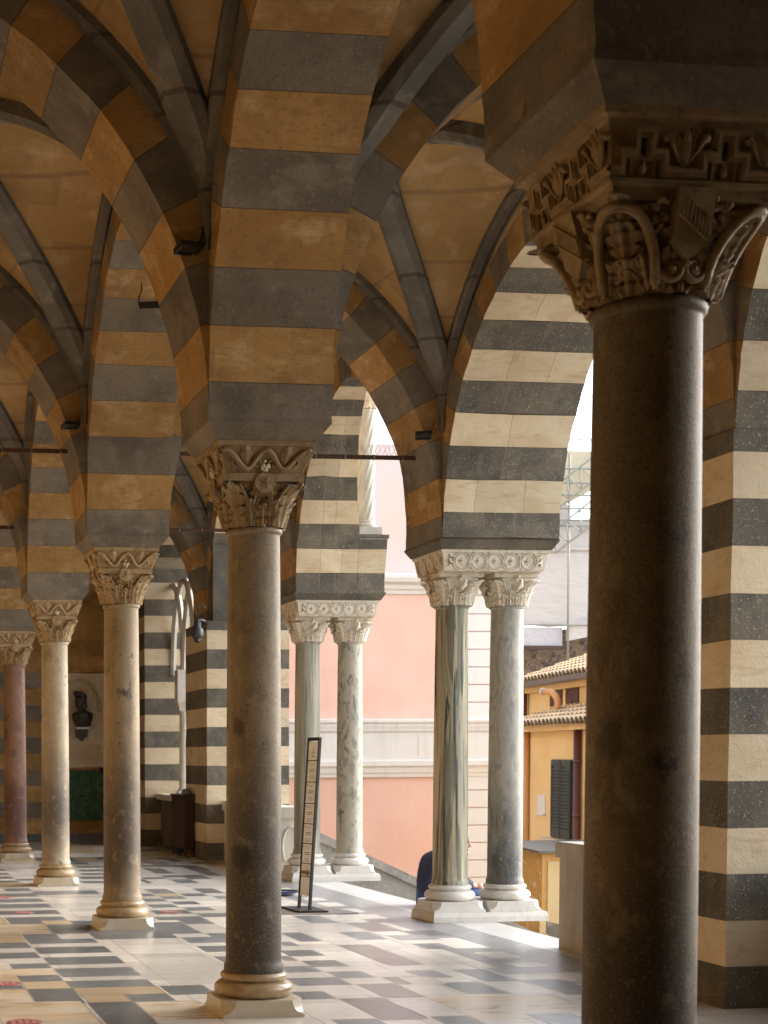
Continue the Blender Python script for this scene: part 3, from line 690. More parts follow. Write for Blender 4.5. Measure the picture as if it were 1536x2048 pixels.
        leaf(lv, B, th - .26, .02, .5, .04, .02, m, lobes=3); leaf(lv, B, th + .26, .02, .5, .04, .02, m, lobes=3)
        for sg in (-1, 1):
            for t_, a_ in ((.55, .16), (.3, .2), (.62, .3), (.15, .12), (.45, .55)):
                lv.ball(B.p(ca + sg * a_, t_, .010), .008, 'drill_hole_shade', 7, 5)
    cap = imp.build('capital', parent, False)
    fret.build('fret_frieze', cap, False); bell.build('bell', cap, False); lv.build('vine_leaves', cap, False); [q.build('shield', cap, False) for q in shs]; [q.build('grape_bunch', cap, False) for q in grs]
    return cap

CL = ['dark brown granite column nearest the camera with key patterned carved capital',
      'dark granite column with vine carved capital in front of the notice stand',
      'tan granite column with sooty lower shaft, next left of the dark vine carved column',
      'pale beige granite column between the tan column and the pink granite column',
      'pink granite column standing farthest back at the left of the picture']
def springer(parent, c, hx, hy, bx, by, z0, z1, m):
    mb = MB()
    mb.rings([[(c[0] - a, c[1] - b, z), (c[0] + a, c[1] - b, z), (c[0] + a, c[1] + b, z), (c[0] - a, c[1] + b, z)] for a, b, z in ((bx, by, z0), (hx, hy, z0 + (z1 - z0) * .8), (hx, hy, z1 + .004))], m, True, True)
    return mb.build('springer_block', parent)
G_ROW = 'granite columns of the inner row'
proto_cap = proto_pl = None
shaft_mats = ['granite_near', 'granite_second', 'granite_third', 'granite_fourth', 'granite_pink', 'granite_fourth', 'granite_near']
for i, k in enumerate((0, 1, 2, 3, 4)):
    t = thing('granite_column', (0, k * S, 0), CL[i], 'column', G_ROW)
    b = MB(); plinth_mesh(b, (0, k * S), .2525, 0, .105, .075, 'marble_plinth'); b.build('plinth', t)
    b = MB(); base_mesh(b, (0, k * S), .105, 1.0, 'marble_base_warm'); b.build('base', t)
    b = MB(); shaft_mesh(b, (0, k * S), .255, 2.962, .170, .157, shaft_mats[i]); b.build('shaft', t)
    if k == 0: capital_fret(t)
    elif k == 1: capital_vine(t, 'carved_second')
    elif k == 2: proto_cap = capital_vine(t, 'carved_warm')
    else: inst(proto_cap, t)
    springer(t, (0, k * S), .37, .37, .30, .30, 3.441, 3.55, 'grey_stucco')

# ------------------------------------------------------------------ arches
Z0 = 3.55
def arch(mb, axis, mid, half, R, w0, w1, t, th1, step, mi, ms0, ms1, z0=Z0, sides=(-1, 1), tmax=None, blocks=1, sub=4, rng=None, splay=None):
    rng = rng or random
    thc = acos((R - half) / R); end = thc if tmax is None else min(tmax, thc)
    th = [0, th1]
    while th[-1] + step * 1.02 < end: th.append(th[-1] + step)
    th.append(end)
    for sg in sides:
        def P(a, r, w):
            if splay: w = w0 + (w - w0) * (1 - splay * max(0, a - .31))
            p = sg * (half - R + r * cos(a)); z = z0 + r * sin(a)
            if sg * p < 0: p = 0.0; z = z0 + sqrt(max(0, r * r - (R - half) ** 2))
            return (mid + p, w, z) if axis == 'x' else (w, mid + p, z)
        for i in range(len(th) - 1):
            a0, a1 = th[i], th[i + 1]; c = i % 2
            dj = .0024 if i else 0.0
            if dj:
                mb.grid([[P(a, R, w0), P(a, R, w1)] for a in (a0, a0 + dj)], 'joint_dark', False, .5)
                for w in (w0, w1): mb.grid([[P(a, R, w), P(a, R + t, w)] for a in (a0, a0 + dj)], 'joint_dark', False, .5)
            ang = [a0 + dj + (a1 - a0 - dj) * j / sub for j in range(sub + 1)]
            if blocks > 1:
                n = rng.choice((2, 3, 3)) if i else 3
                cuts = sorted([w0 + (w1 - w0) * ((q + rng.uniform(-.22, .22)) / n) for q in range(1, n)])
            else: cuts = []
            es = [w0] + [v for q in cuts for v in (q - .0022, q + .0022)] + [w1]
            for e in range(len(es) - 1):
                tv = rng.random(); mm = 'mortar' if e % 2 else mi[c]
                mb.grid([[P(a, R, es[e]), P(a, R, es[e + 1])] for a in ang], mm, False, tv)
            for w, ms in ((w0, ms0), (w1, ms1)):
                mb.grid([[P(a, R, w), P(a, R + t, w)] for a in ang], ms[c], False, rng.random())
            mb.grid([[P(a, R + t, w0), P(a, R + t, w1)] for a in ang], ms0[c], False, .5)
        if tmax is not None:
            mb.quad(P(end, R, w0), P(end, R + t, w0), P(end, R + t, w1), P(end, R, w1), mi[0])
ST = ('grey_stucco', 'ochre'); SN = ('lava', 'travertine')
LH, LR = 1.95, 2.15                    # arches along the row
TH, TR = 1.265, 2.63                   # arches across the aisles
XR, XL = 1.635, -1.635                 # aisle centre lines
def core(mb, x, y, hx, hy, m, z1=4.95): mb.box(x - hx, x + hx, y - hy, y + hy, Z0 + .01, z1, m)
names = ['nearest column', 'second column', 'third column', 'fourth column', 'pink column']
def tie(n): return n
for k in range(-2, 5):                 # longitudinal
    mb = MB(); arch(mb, 'y', (k + .5) * S, LH, LR, -.37, .37, .30, .094, .1458, ST, ST, ST)
    a = {-2: None, -1: 'dark striped arch springing toward the camera from the nearest dark column',
         0: 'ochre and grey striped arch rising from the column before the notice stand toward the camera',
         1: 'ochre and grey striped arch rising from the tan column toward the dark second column',
         2: 'ochre and grey striped arch rising from the pale beige column toward the tan column',
         3: 'ochre and grey striped arch between the pink column and the pale beige column',
         4: 'striped arch beyond the pink column reaching the back wall'}[k]
    if k == -2: continue
    o = mb.build('striped_arch', wob=.008); tag(o, a, 'arch', 'striped stucco arches along the column row')
CRL = {0: 'nearest', 1: 'dark second', 2: 'tan third', 3: 'pale beige', 4: 'pink'}
for k in range(-1, 6):                 # transverse arches both ways, with the masonry core over each column
    for sd, mid in (('left', XL), ('right', XR)):
        mb = MB(); arch(mb, 'x', mid, TH, TR, k * S - .37, k * S + .37, .30, .071, .128, ST, ST, ST)
        if sd == 'left': core(mb, 0, k * S, .366, .366, 'grey_stucco')
        if k in CRL:
            lab = 'striped pointed arch from the %s granite column toward the %s' % (CRL[k], 'church wall on the left' if sd == 'left' else 'outer arcade on the right')
        else: lab = 'striped pointed arch %s across the %s aisle' % ('behind the camera' if k < 0 else 'against the back wall', sd)
        o = mb.build('striped_arch', wob=.008); tag(o, lab, 'arch', 'striped stucco arches across the aisles')

# ------------------------------------------------------------------ outer arcade
OX0, OX1 = 2.90, 4.02
OH, ORR = 1.86, 2.11
AL = {-1: 'stone arch of the outer arcade outside the picture beside the camera', 0: 'cream and black stone arch of the banded pier at the right edge', 1: 'cream and black striped stone arch springing from the green veined twin columns toward the camera',
      2: 'cream and black stone arch springing from the twin columns behind the notice stand', 3: 'cream and black stone arch from the rear twin columns to the dome camera pier', 4: 'cream and black stone arch over the far tracery window'}
def spandrel(mb, mid, half, R, t, x0, x1, ztop):
    thc = acos((R - half) / R); n = 14
    for sg in (-1, 1):
        pts = []
        for i in range(n + 1):
            a = thc * i / n; p = max(0, half - R + (R + t) * cos(a)); z = Z0 + (R + t) * sin(a)
            pts.append((sg * p, z))
        pts = [(sg * (S / 2), Z0 + .02), (sg * (S / 2), Z0 + .02)] + pts
        for (p0, q0), (p1, q1) in zip(pts, pts[1:]):
            pass
        poly = [(sg * S / 2, Z0), ] + [q for q in pts[2:]] + [(0, ztop), (sg * S / 2, ztop)]
        mb.prism(poly, lambda a, b: (x0, mid + a, b), lambda a, b: (x1, mid + a, b), 'travertine')
rg = random.Random(21)
for k in range(0, 5):
    mid = (k + .5) * S + OY
    mb = MB()
    x1 = 3.67 if k in (2, 3) else OX1
    arch(mb, 'y', mid, OH, ORR, OX0, x1, .30, .105, .1395, SN, ST, SN, blocks=3, rng=rg, splay=.56 if k in (2, 3) else None)
    if k == 2:                          # the low outer order that carries the twisted shaft
        arch(mb, 'y', mid, OH, ORR, 3.673, OX1, .3, .105, .1395, SN, SN, SN, sides=(1,), tmax=.302, rng=rg)
        mb.box(3.673, OX1, 3 * S + OY - .24, 3 * S + OY + .24, Z0 + .003, 4.165, 'lava')
    spandrel(mb, mid, OH, ORR, .295, OX0 + .06, (3.2 if k in (2, 3) else x1 - .01), 7.0)
    o = mb.build('stone_arch', wob=.009); tag(o, AL[k], 'arch', 'banded stone arches of the outer arcade')

def guilloche(mb, F, W, n, m):     # F(s,h,d) s in metres over [-W,W], h 0..1
    st = 2 * W * .80 / n; r = st * .54
    for i in range(n):
        s0 = -W * .80 + st * (i + .5)
        for rr, w, d in ((r, .012, .008), (r * .76, .010, .006)):
            sweep_ribbon(mb, [(s0 + rr * cos(2 * pi * j / 20), .5 + rr / .135 * sin(2 * pi * j / 20)) for j in range(21)] , w, -.002, d + .0004 * i, lambda a, b, e: F(a, b, e), m) if False else \
                mb.tube([F(s0 + rr * cos(2 * pi * j / 20),   .5 + rr / .14 * sin(2 * pi * j / 20), .005) for j in range(21)], w * .5, m, 5)
        mb.ball(F(s0, .5, .003), .011, m, 7, 5)
        for sg in (-1, 1):
            mb.tube([F(s0 - .024, .5, .003), F(s0, .5 + sg * .2, .003)], .0045, m, 5)
        mb.ball(F(s0 - .028, .5, .0), .006, 'drill_hole_shade', 6, 4)
        if i < n - 1: mb.ball(F(s0 + st / 2, .5, .003), .0085, m, 7, 5)
    for sg in (-1, 1):
        for i in range(6):
            mb.tube([F(sg * (W * .84 + .02 * cos(i * 2.1) * .8), .2 + .12 * i, .003), F(sg * (W * .86 + .03 * cos(i * 2.1 + 1)), .26 + .12 * i, .009), F(sg * (W * .90), .3 + .12 * i, .003)], .006, m, 5)
        mb.ball(F(sg * W * .87, .3, .002), .007, 'drill_hole_shade', 6, 4); mb.ball(F(sg * W * .86, .74, .002), .007, 'drill_hole_shade', 6, 4)
def white_capital(parent, c):
    m = 'carved_white'; z0 = 2.985
    mb = MB(); mb.rings([[(c[0] - a, c[1] - a, z), (c[0] + a, c[1] - a, z), (c[0] + a, c[1] + a, z), (c[0] - a, c[1] + a, z)] for a, z in ((.205, 3.222), (.222, 3.228), (.222, 3.268))], m, True, True)
    B = Bell(z0 - .01, 3.226, .158, .210, 4.5); B.mesh(mb, m, c)
    lv = MB(); bds = []
    for k in range(4):
        bd = MB(); bds.append(bd); a = k * pi / 2 + pi / 4
        leaf(lv, B, a, -.02, .95, .085, .05, m, c); leaf(lv, B, a - .5, -.02, .55, .055, .03, m, c, lobes=2.5); leaf(lv, B, a + .5, -.02, .55, .055, .03, m, c, lobes=2.5)
        leaf(lv, B, k * pi / 2, -.02, .42, .05, .03, m, c, lobes=2.5)
        leaf(lv, B, a - .34, .4, .95, .04, .025, m, c, lean=.12); leaf(lv, B, a + .34, .4, .95, .04, .025, m, c, lean=-.12)
        for sg in (-1, 1):
            for th, t in ((.42, .3), (.5, .62), (.2, .3), (.62, .86)):
                lv.ball(B.p(k * pi / 2 + sg * th, t, .011, c), .0085, 'drill_hole_shade', 7, 5)
            lv.tube(spiral(Vector(B.p(k * pi / 2 + sg * .17, .34, .03, c)), Vector((-sin(k * pi / 2), cos(k * pi / 2), 0)), Vector((0, 0, 1)), .022, .004, 1.4), .006, m, 5)
        # little curling creature in the middle of each face
        th = k * pi / 2; ta = Vector((-sin(th), cos(th), 0)); n = Vector((cos(th), sin(th), 0)); o = Vector(B.p(th, .8, .03, c))
        path = [o - ta * .012 + Vector((0, 0, -.075)), o + ta * .004 + Vector((0, 0, -.045)) + n * .012, o + ta * .026 + Vector((0, 0, -.012)) + n * .02, o + ta * .03 + Vector((0, 0, .02)) + n * .022, o + ta * .008 + Vector((0, 0, .038)) + n * .024, o - ta * .022 + Vector((0, 0, .028)) + n * .024, o - ta * .03 + Vector((0, 0, .006)) + n * .02]
        bd.tube(path, [.016, .021, .019, .014, .012, .013, .005], m, 8)
        bd.ball(o + ta * .036 + Vector((0, 0, -.03)) + n * .006, (.02, .02, .026), m, 8, 6)
        bd.ball(o + Vector((0, 0, .052)) + n * .02, .018, m, 8, 6)
    cap = mb.build('capital', parent); lv.build('acanthus_leaves', cap); [q.build('carved_beast', cap) for q in bds]
TW = [((3.1913, 'cipollino_green', 'green striped marble column on a white base, nearer pair left'), (3.7391, 'cipollino_grey', 'grey wavy veined marble column on a white base, nearer pair right')),
      ((3.1913, 'cipollino_sage', 'sage marble column behind the notice stand, farther pair'), (3.7391, 'cipollino_swirl', 'cream swirled marble column right of the notice stand, farther pair'))]
for n, k in enumerate((2, 3)):
    yc = k * S + OY + (.03 if k == 2 else 0)
    for x, sm, lab in TW[n]:
        t = thing('marble_column', (x, yc, .088), lab, 'column', 'twin marble columns of the outer arcade')
        b = MB(); plinth_mesh(b, (x, yc), .252, .0885, .1, .07, 'marble_white'); b.build('plinth', t)
        b = MB(); base_mesh(b, (x, yc), .1885, .98, 'marble_white'); b.build('base', t)
        b = MB(); shaft_mesh(b, (x, yc), .335, 2.988, .163, .148, sm); b.build('shaft', t)
        white_capital(t, (x, yc))
    side = 'nearer' if n == 0 else 'farther'
    b = MB(); b.rings([[(2.92 - e, yc - .29 - e, z), (4.05 + e, yc - .29 - e, z), (4.05 + e, yc + .29 + e, z), (2.92 - e, yc + .29 + e, z)] for e, z in ((.0, 0.001), (.0, .05), (-.012, .085), (-.018, .088))], 'marble_white', True, True)
    tag(b.build('base_slab'), 'long white marble slab under the %s twin columns' % side, 'base slab', 'slabs under the twin columns')
    t = thing('impost_block', (3.465, yc, 3.27), 'white carved block with a ring chain frieze on the %s twin columns' % side, 'impost block', 'carved impost blocks on the twin columns')
    b = MB(); b.rings([[(3.465 - a, yc - c, z), (3.465 + a, yc - c, z), (3.465 + a, yc + c, z), (3.465 - a, yc + c, z)] for a, c, z in ((.475, .325, 3.269), (.485, .335, 3.285), (.51, .362, 3.43), (.525, .375, 3.435), (.525, .375, 3.46))], 'carved_white', True, True)
    b.build('block', t)
    fz = MB()
    guilloche(fz, lambda s, h, d: (3.465 + s, yc - (.335 + .027 * h + d), 3.285 + .142 * h), .50, 5, 'carved_white')
    guilloche(fz, lambda s, h, d: (3.465 - (.485 + .025 * h + d), yc - s, 3.285 + .142 * h), .35, 3, 'carved_white')
    guilloche(fz, lambda s, h, d: (3.465 + (.485 + .025 * h + d), yc + s, 3.285 + .142 * h), .35, 3, 'carved_white')
    fz.build('chain_frieze', t)
    b = MB(); b.rings([[(3.465 - a, yc - c, z), (3.465 + a, yc - c, z), (3.465 + a, yc + c, z), (3.465 - a, yc + c, z)] for a, c, z in ((.535, .39, 3.461), (.575, .455, 3.535), (.575, .455, 3.553))], 'lava', True, True)
    b.build('springer_block', t)
    b = MB(); b.box(OX0 + .003, 3.39, k * S + OY - .455, k * S + OY + .455, 3.557, 4.7, 'lava'); b.build('masonry_core', t)

# banded piers at the ends of the stair opening
def banded_pier(name, x0, x1, y0, y1, label, ztop=3.55):
    t = thing(name, ((x0 + x1) / 2, (y0 + y1) / 2, 0), label, 'pier', 'black and cream banded stone piers')
    mb = MB(); z = 0; i = 0; rr = random.Random(int(y0 * 10) + 5)
    while z < ztop - .01:
        h = .262 if i == 0 else .2865
        z1 = min(z + h, ztop); m = SN[i % 2]; j = .003
        for (ax, a0, a1) in (('x', x0, x1), ('y', y0, y1)):
            for w in ((y0, y1) if ax == 'x' else (x0, x1)):
                n = 2 if a1 - a0 > .8 else 1
                cuts = sorted(a0 + (a1 - a0) * ((q + rr.uniform(-.25, .25)) / n) for q in range(1, n)) if rr.random() < .9 else []
                es = [a0] + [v for q in cuts for v in (q - j, q + j)] + [a1]
                for e in range(len(es) - 1):
                    mm = 'mortar' if e % 2 else m
                    p = (lambda s, zz: (s, w, zz)) if ax == 'x' else (lambda s, zz: (w, s, zz))
                    mb.quad(p(es[e], z + .0025), p(es[e + 1], z + .0025), p(es[e + 1], z1), p(es[e], z1), mm, rr.random())
                    mb.quad(p(es[e], z), p(es[e + 1], z), p(es[e + 1], z + .0025), p(es[e], z + .0025), 'mortar')
        z = z1; i += 1
    mb.quad((x0, y0, ztop), (x1, y0, ztop), (x1, y1, ztop), (x0, y1, ztop), 'lava')
    mb.build('banded_shaft', t, wob=.007)
    b = MB(); b.box(OX0 + .003, OX1 - .01, y0 + .25, y1 - .15, ztop + .003, 4.7, 'lava'); b.build('masonry_core', t)
    return t
banded_pier('stone_pier', 2.885, 4.0, S + OY - .46, S + OY + .46, 'banded pier at the right edge behind the nearest column')
banded_pier('stone_pier', 2.75, 4.0, 17.55, 19.0, 'banded pier with the grey dome camera, right of the reading desk')
banded_pier('stone_pier', 2.6, 4.0, 21.6, 22.88, 'banded pier in the far corner behind the reading desk', 4.8)
banded_pier('stone_pier', 2.9, 4.0, OY - .46, OY + .46, 'banded pier outside the picture at the right of the camera')

# ------------------------------------------------------------------ vaults
def vault(x0, x1, y0, y1, label, ribs=True):
    xc, yc = (x0 + x1) / 2, (y0 + y1) / 2; a, b = (x1 - x0) / 2, (y1 - y0) / 2
    ex, ey = TR - TH, LR - LH; tk = .30
    z1 = lambda u: sqrt((TR + tk) ** 2 - (a * abs(u) * (TH / a) + ex) ** 2)
    kz = z1(0) / sqrt((LR + tk) ** 2 - ey ** 2)
    z2 = lambda v: kz * sqrt(max(0, (LR + tk) ** 2 - (LH * abs(v) + ey) ** 2))
    zz = lambda u, v: Z0 + .02 + max(z1(u), z2(v)) + .10 * (1 - u * u) * (1 - v * v)
    t = thing('groin_vault', (xc, yc, 5.5), label, 'vault', 'ribbed vaults of the portico')
    mb = MB(); nx, ny = 44, 56
    rr = random.Random(int(xc * 10 + yc)); cc = {}
    def tf(i, j):
        u = -1 + 2 * (j + .5) / nx; v = -1 + 2 * (i + .5) / ny
        kx = ('x', int(abs(u) * 6), u > 0, int((v + 1) * 4 + (int(abs(u) * 6) % 2) * .5)) if z1(u) > z2(v) else ('y', int(abs(v) * 7), v > 0, int((u + 1) * 3 + (int(abs(v) * 7) % 2) * .5))
        return cc.setdefault(kx, rr.random())
    mb.grid([[(xc + a * (-1 + 2 * j / nx), yc + b * (-1 + 2 * i / ny), zz(-1 + 2 * j / nx, -1 + 2 * i / ny)) for j in range(nx + 1)] for i in range(ny + 1)], 'web_ochre', False, tf=tf)
    mb.build('web', t)
    def vofu(u):
        h = z1(u); lo, hi = 0.0, 1.0
        if z2(1.0) >= h: return 1.0
        for _ in range(40):
            md = (lo + hi) / 2
            if z2(md) > h: lo = md
            else: hi = md
        return lo
    if ribs:
        for sx in (-1, 1):
            for sy in (-1, 1):
                r = MB(); pts = []
                for i in range(25):
                    u = 1 - i / 24; v = vofu(u) if i < 24 else 0.0; u = u * .985; v = v * .985
                    pts.append(Vector((xc + sx * a * u, yc + sy * b * v, zz(u, v))))
                P0 = pts[0]
                pts = [P0 + Vector((0, 0, -.42)), P0 + Vector((0, 0, -.30)), P0 + Vector((0, 0, -.19)), P0 + Vector((0, 0, -.09))] + pts
                H = Vector((-sx * a, -sy * b, 0)).normalized(); W = Vector((-H.y, H.x, 0)); secs = []
                for i, p in enumerate(pts):
                    d = (pts[min(i + 1, len(pts) - 1)] - pts[max(i - 1, 0)]).normalized()
                    n = (H - d * H.dot(d)); n = n.normalized() if n.length > 1e-4 else Vector((0, 0, -1))
                    if n.z > 0 and i > 8: n = -n
                    n = W.cross(d).normalized()
                    if n.dot(H) < 0 and i < 9: n = -n
                    if i >= 9 and n.z > 0: n = -n
                    g = min(1.0, .03 + i * .14)
                    secs.append([p + W * .115 * g - n * .06, p + W * .115 * g + n * .025 * g, p + W * .065 * g + n * .075 * g, p - W * .065 * g + n * .075 * g, p - W * .115 * g + n * .025 * g, p - W * .115 * g - n * .06])
                r.rings(secs, 'rib_grey', True, True)
                r.build('diagonal_rib', t)
        r = MB(); zc = zz(0, 0); r.lathe([(.24, zc + .02), (.24, zc - .07), (.19, zc - .10), (.12, zc - .115), (.0, zc - .12)], 'rib_grey', 20, (xc, yc)); r.build('keystone', t)
        # wall ribs along the four arches
        for axis in ('x', 'y'):
            for sg in (-1, 1):
                r = MB(); secs = []
                for i in range(33):
                    q = -1 + 2 * i / 32
                    hh = (z1(q) if axis == 'x' else z2(q))
                    if axis == 'x': p = Vector((xc + a * q, yc + sg * b, Z0 + .02 + hh)); nin = Vector((0, -sg, 0)); rad = Vector((a * q + (1 if q > 0 else -1) * ex, 0, hh)).normalized()
                    else: p = Vector((xc + sg * a, yc + b * q, Z0 + .02 + hh)); nin = Vector((-sg, 0, 0)); rad = Vector((0, b * q + (1 if q > 0 else -1) * ey, hh)).normalized()
                    secs.append([p - rad * .07 - nin * .004, p - rad * .07 + nin * .05, p - rad * .045 + nin * .07, p + rad * .06 + nin * .07, p + rad * .06 - nin * .004])
                r.rings(secs, 'rib_grey', True, True)
                r.build('wall_rib', t)
VL = {-2: None, -1: 'over the camera', 0: 'between the nearest and the dark second column', 1: 'between the dark second and the tan column', 2: 'between the tan and the pale beige column', 3: 'between the pale beige and the pink column', 4: 'at the back wall'}
for k in range(-1, 5):
    for sd, x0, x1 in (('left', -2.9, -.37), ('right', .37, 2.9)):
        vault(x0, x1, k * S + .37, (k + 1) * S - .37, 'ochre %s aisle vault with grey ribs %s' % (sd, VL[k]))

# ------------------------------------------------------------------ walls round the portico
mb = MB(); mb.box(-3.6, -2.9, -7.4, 23.4, -.02, 7.0, 'ochre'); tag(mb.build('church_wall'), 'ochre stucco church wall along the left side of the portico', 'wall')
t = thing('back_wall', (0, 22.9, 0), 'ochre and grey banded wall closing the far end of the portico', 'wall')
mb = MB(); rr = random.Random(4); z = .15; i = 0
mb.box(-2.9, 2.9, 22.885, 23.3, 0.001, .15, 'floor_grey'); zs = [.15]
while z < 7:
    z1 = z + .292; e = [-2.9]
    while e[-1] < 2.9: e.append(min(2.9, e[-1] + rr.choice((.7, .9, 1.1))))
    for a, b in zip(e, e[1:]): mb.quad((a, 22.9, z), (b, 22.9, z), (b, 22.9, z1), (a, 22.9, z1), 'ochre' if (i % 2 == 0 or z > 3.0) else 'grey_stucco', rr.random())
    z = z1; i += 1
mb.build('wall_face', t)
mb = MB(); mb.box(-2.9, 4.0, 22.91, 23.4, .15, 7, 'ochre'); mb.build('wall_core', t)
mb = MB(); mb.box(-3.6, 4.0, -7.8, -7.4, -.02, 7.0, 'ochre'); tag(mb.build('near_end_wall'), 'ochre stucco wall closing the portico behind the camera', 'wall')
mb = MB(); mb.box(OX0, OX1, -7.4, -1.1, -.02, 7.0, 'travertine'); mb.box(OX0, OX1, -1.098, OY - .462, 4.2, 7.0, 'travertine'); tag(mb.build('added_side_wall'), 'plain stone wall added at the camera end of the outer arcade to block light', 'wall')  # unseen wall and lintel, added to cut light reaching the nearest column
mb = MB(); mb.box(-3.7, 4.1, -7.9, 23.5, 7.003, 7.3, 'roofing'); tag(mb.build('added_portico_roof'), 'unseen flat stone roof added over the whole portico to block light', 'roof')  # unseen slab, put in to block light above the vaults
mb = MB(); mb.box(-9.0, -3.61, -12, 30, -7, 12, 'travertine'); tag(mb.build('church_nave'), 'tall church nave rising left of the portico', 'building')
# ------------------------------------------------------------------ small things under the vaults
def tie_rod(y, x0, x1, label, spikes=True):
    t = thing('tie_rod', ((x0 + x1) / 2, y, 4.335), label, 'tie rod', 'iron tie rods across the aisles')
    b = MB(); b.box(x0, x1, y - .014, y + .014, 4.315, 4.352, 'iron_rust')
    for i in range(9):
        x = x0 + (x1 - x0) * (i + .5) / 9; b.box(x - .007, x + .007, y - .019, y + .019, 4.31, 4.357, 'wire')
    b.build('bar', t)
    if spikes:
        b = MB(); r = random.Random(int(y * 7))
        x = x0 + .05
        while x < x1 - .05:
            for sg in (-1, 1):
                b.tube([(x, y, 4.35), (x + sg * .045 + r.uniform(-.01, .01), y + r.uniform(-.05, .05), 4.35 + r.uniform(.09, .12))], .0016, 'wire', 4)
            x += .045
        b.build('bird_spikes', t)
tie_rod(2 * S, .30, 2.80, 'rusty iron tie rod with bird spikes between the tan column and the nearer twin columns')
tie_rod(2 * S, -2.8, -.42, 'rusty iron tie rod with bird spikes left of the tan column')
tie_rod(3 * S, .30, 2.80, 'rusty iron tie rod right of the pale beige column')
tie_rod(3 * S, -2.8, -.42, 'rusty iron tie rod with bird spikes left of the pale beige column')

def floodlight(p, yaw, pitch, label):
    t = thing('floodlight', p, label, 'floodlight', 'black floodlights on the arches')
    R = Matrix.Rotation(yaw, 3, 'Z') @ Matrix.Rotation(pitch, 3, 'X') @ Matrix.Scale(.58, 3)
    def put(mb, x0, x1, y0, y1, z0, z1, m):
        o = len(mb.v); mb.box(x0, x1, y0, y1, z0, z1, m)
        for i in range(o, len(mb.v)): mb.v[i] = tuple(R @ Vector(mb.v[i]) + Vector(p))
    b = MB(); put(b, -.11, .11, -.02, .015, -.075, .075, 'black_metal')
    for e in (-1, 1): put(b, e * .11 - .012, e * .11 + .012, -.035, .02, -.085, .085, 'black_metal'); put(b, -.122, .122, -.036, .021, e * .08 - .011, e * .08 + .011, 'black_metal')
    b.build('housing', t)
    b = MB(); put(b, -.095, .095, -.024, -.0205, -.066, .066, 'glass_dark'); b.build('glass', t)
    b = MB(); put(b, .11, .135, -.012, .012, -.012, .012, 'black_metal'); put(b, .122, .136, -.012, .09, -.012, .012, 'black_metal'); b.build('bracket', t)
    b = MB(); q = Vector(p) + R @ Vector((.13, .06, 0)); b.tube([q, q + Vector((.01, .0, .03)), q + Vector((.02, 0, .06)), q + Vector((.02, .01, .10))], .004, 'black_metal', 5); b.build('cable', t)
floodlight((2.70, 8.86, 4.46), -.35, 1.25, 'black floodlight under the arch above the nearer twin columns')
floodlight((-.50, 4.22, 4.50), .25, 1.35, 'black floodlight on the left side of the arch above the dark second column')
floodlight((-.52, 8.86, 4.48), .25, 1.35, 'black floodlight on the left side of the arch above the tan column')
floodlight((2.73, 4.22, 4.40), -.4, 1.3, 'black floodlight behind the nearest carved capital at the right edge')
floodlight((-.555, 5.05, 4.42), 2.9, 1.2, 'small black floodlight behind the striped arch left of the dark second column')
floodlight((2.66, 13.48, 4.30), -.4, 1.3, 'black floodlight on the arch above the farther twin columns')
b = MB(); b.tube([(-.40, 4.24, 4.52), (-.395, 4.245, 4.9), (-.395, 4.235, 5.2), (-.40, 4.2, 5.6), (-.42, 4.1, 6.0)], .008, 'black_metal', 6)
tag(b.build('cable'), 'thin black cable climbing the corner above the floodlight on the dark second column', 'cable')

# dome camera on the far pier
t = thing('dome_camera', (2.60, 17.5, 3.36), 'grey dome surveillance camera hanging on the banded pier', 'camera')
b = MB(); b.lathe([(.045, 3.52), (.05, 3.52), (.05, 3.45), (.06, 3.445), (.082, 3.42), (.088, 3.38), (.088, 3.32), (.078, 3.295), (.06, 3.285)], 'camera_grey', 28, (2.60, 17.5), cap0=True); b.build('housing', t)
b = MB(); b.lathe([(.06, 3.285)] + [(.06 * cos(a), 3.285 - .068 * sin(a)) for a in [i * pi / 16 for i in range(1, 9)]], 'camera_grey', 24, (2.60, 17.5)); b.ball((2.59, 17.46, 3.245), .028, 'glass_dark', 10, 8); b.build('dome', t)
b = MB(); b.tube([(2.60, 17.5, 3.52), (2.60, 17.5, 3.55), (2.68, 17.55, 3.56), (2.76, 17.58, 3.52)], .022, 'camera_grey', 8); b.tube([(2.6, 17.5, 3.54), (2.62, 17.52, 3.75), (2.68, 17.54, 3.8), (2.75, 17.56, 3.7)], .009, 'black_metal', 6); b.build('bracket', t)

# twisted shaft standing on a ledge
yl = 13.66
t = thing('twisted_colonnette', (3.82, yl, 4.25), 'white twisted marble colonnette on a stone ledge above the twin columns', 'colonnette')
b = MB(); b.box(3.70, 3.985, yl - .14, yl + .14, 4.252, 4.34, 'marble_grimy'); b.lathe([(.135, 4.34), (.138, 4.36), (.128, 4.385), (.115, 4.39), (.12, 4.41), (.112, 4.43)], 'marble_grimy', 32, (3.82, yl), cap1=True); b.build('base', t)
b = MB(); rs = []; n = 72
for i in range(65):
    z = 4.43 + (5.78 - 4.43) * i / 64
    rs.append([(3.82 + r * cos(a), yl + r * sin(a), z) for a, r in [(2 * pi * j / n, .102 + .011 * abs(sin(5.0 * (2 * pi * j / n) - (z - 4.43) * 14.5))) for j in range(n)]])
b.rings(rs, 'marble_grimy', False, True, True, True); b.build('twisted_shaft', t)
b = MB(); B = Bell(5.78, 6.02, .105, .15, 4); B.mesh(b, 'carved_white', (3.82, yl))
for k in range(8): leaf(b, B, k * pi / 4, 0, .9 if k % 2 else .6, .06, .04, 'carved_white', (3.82, yl))
b.box(3.66, 3.98, yl - .16, yl + .16, 6.021, 6.09, 'carved_white'); b.build('capital', t)
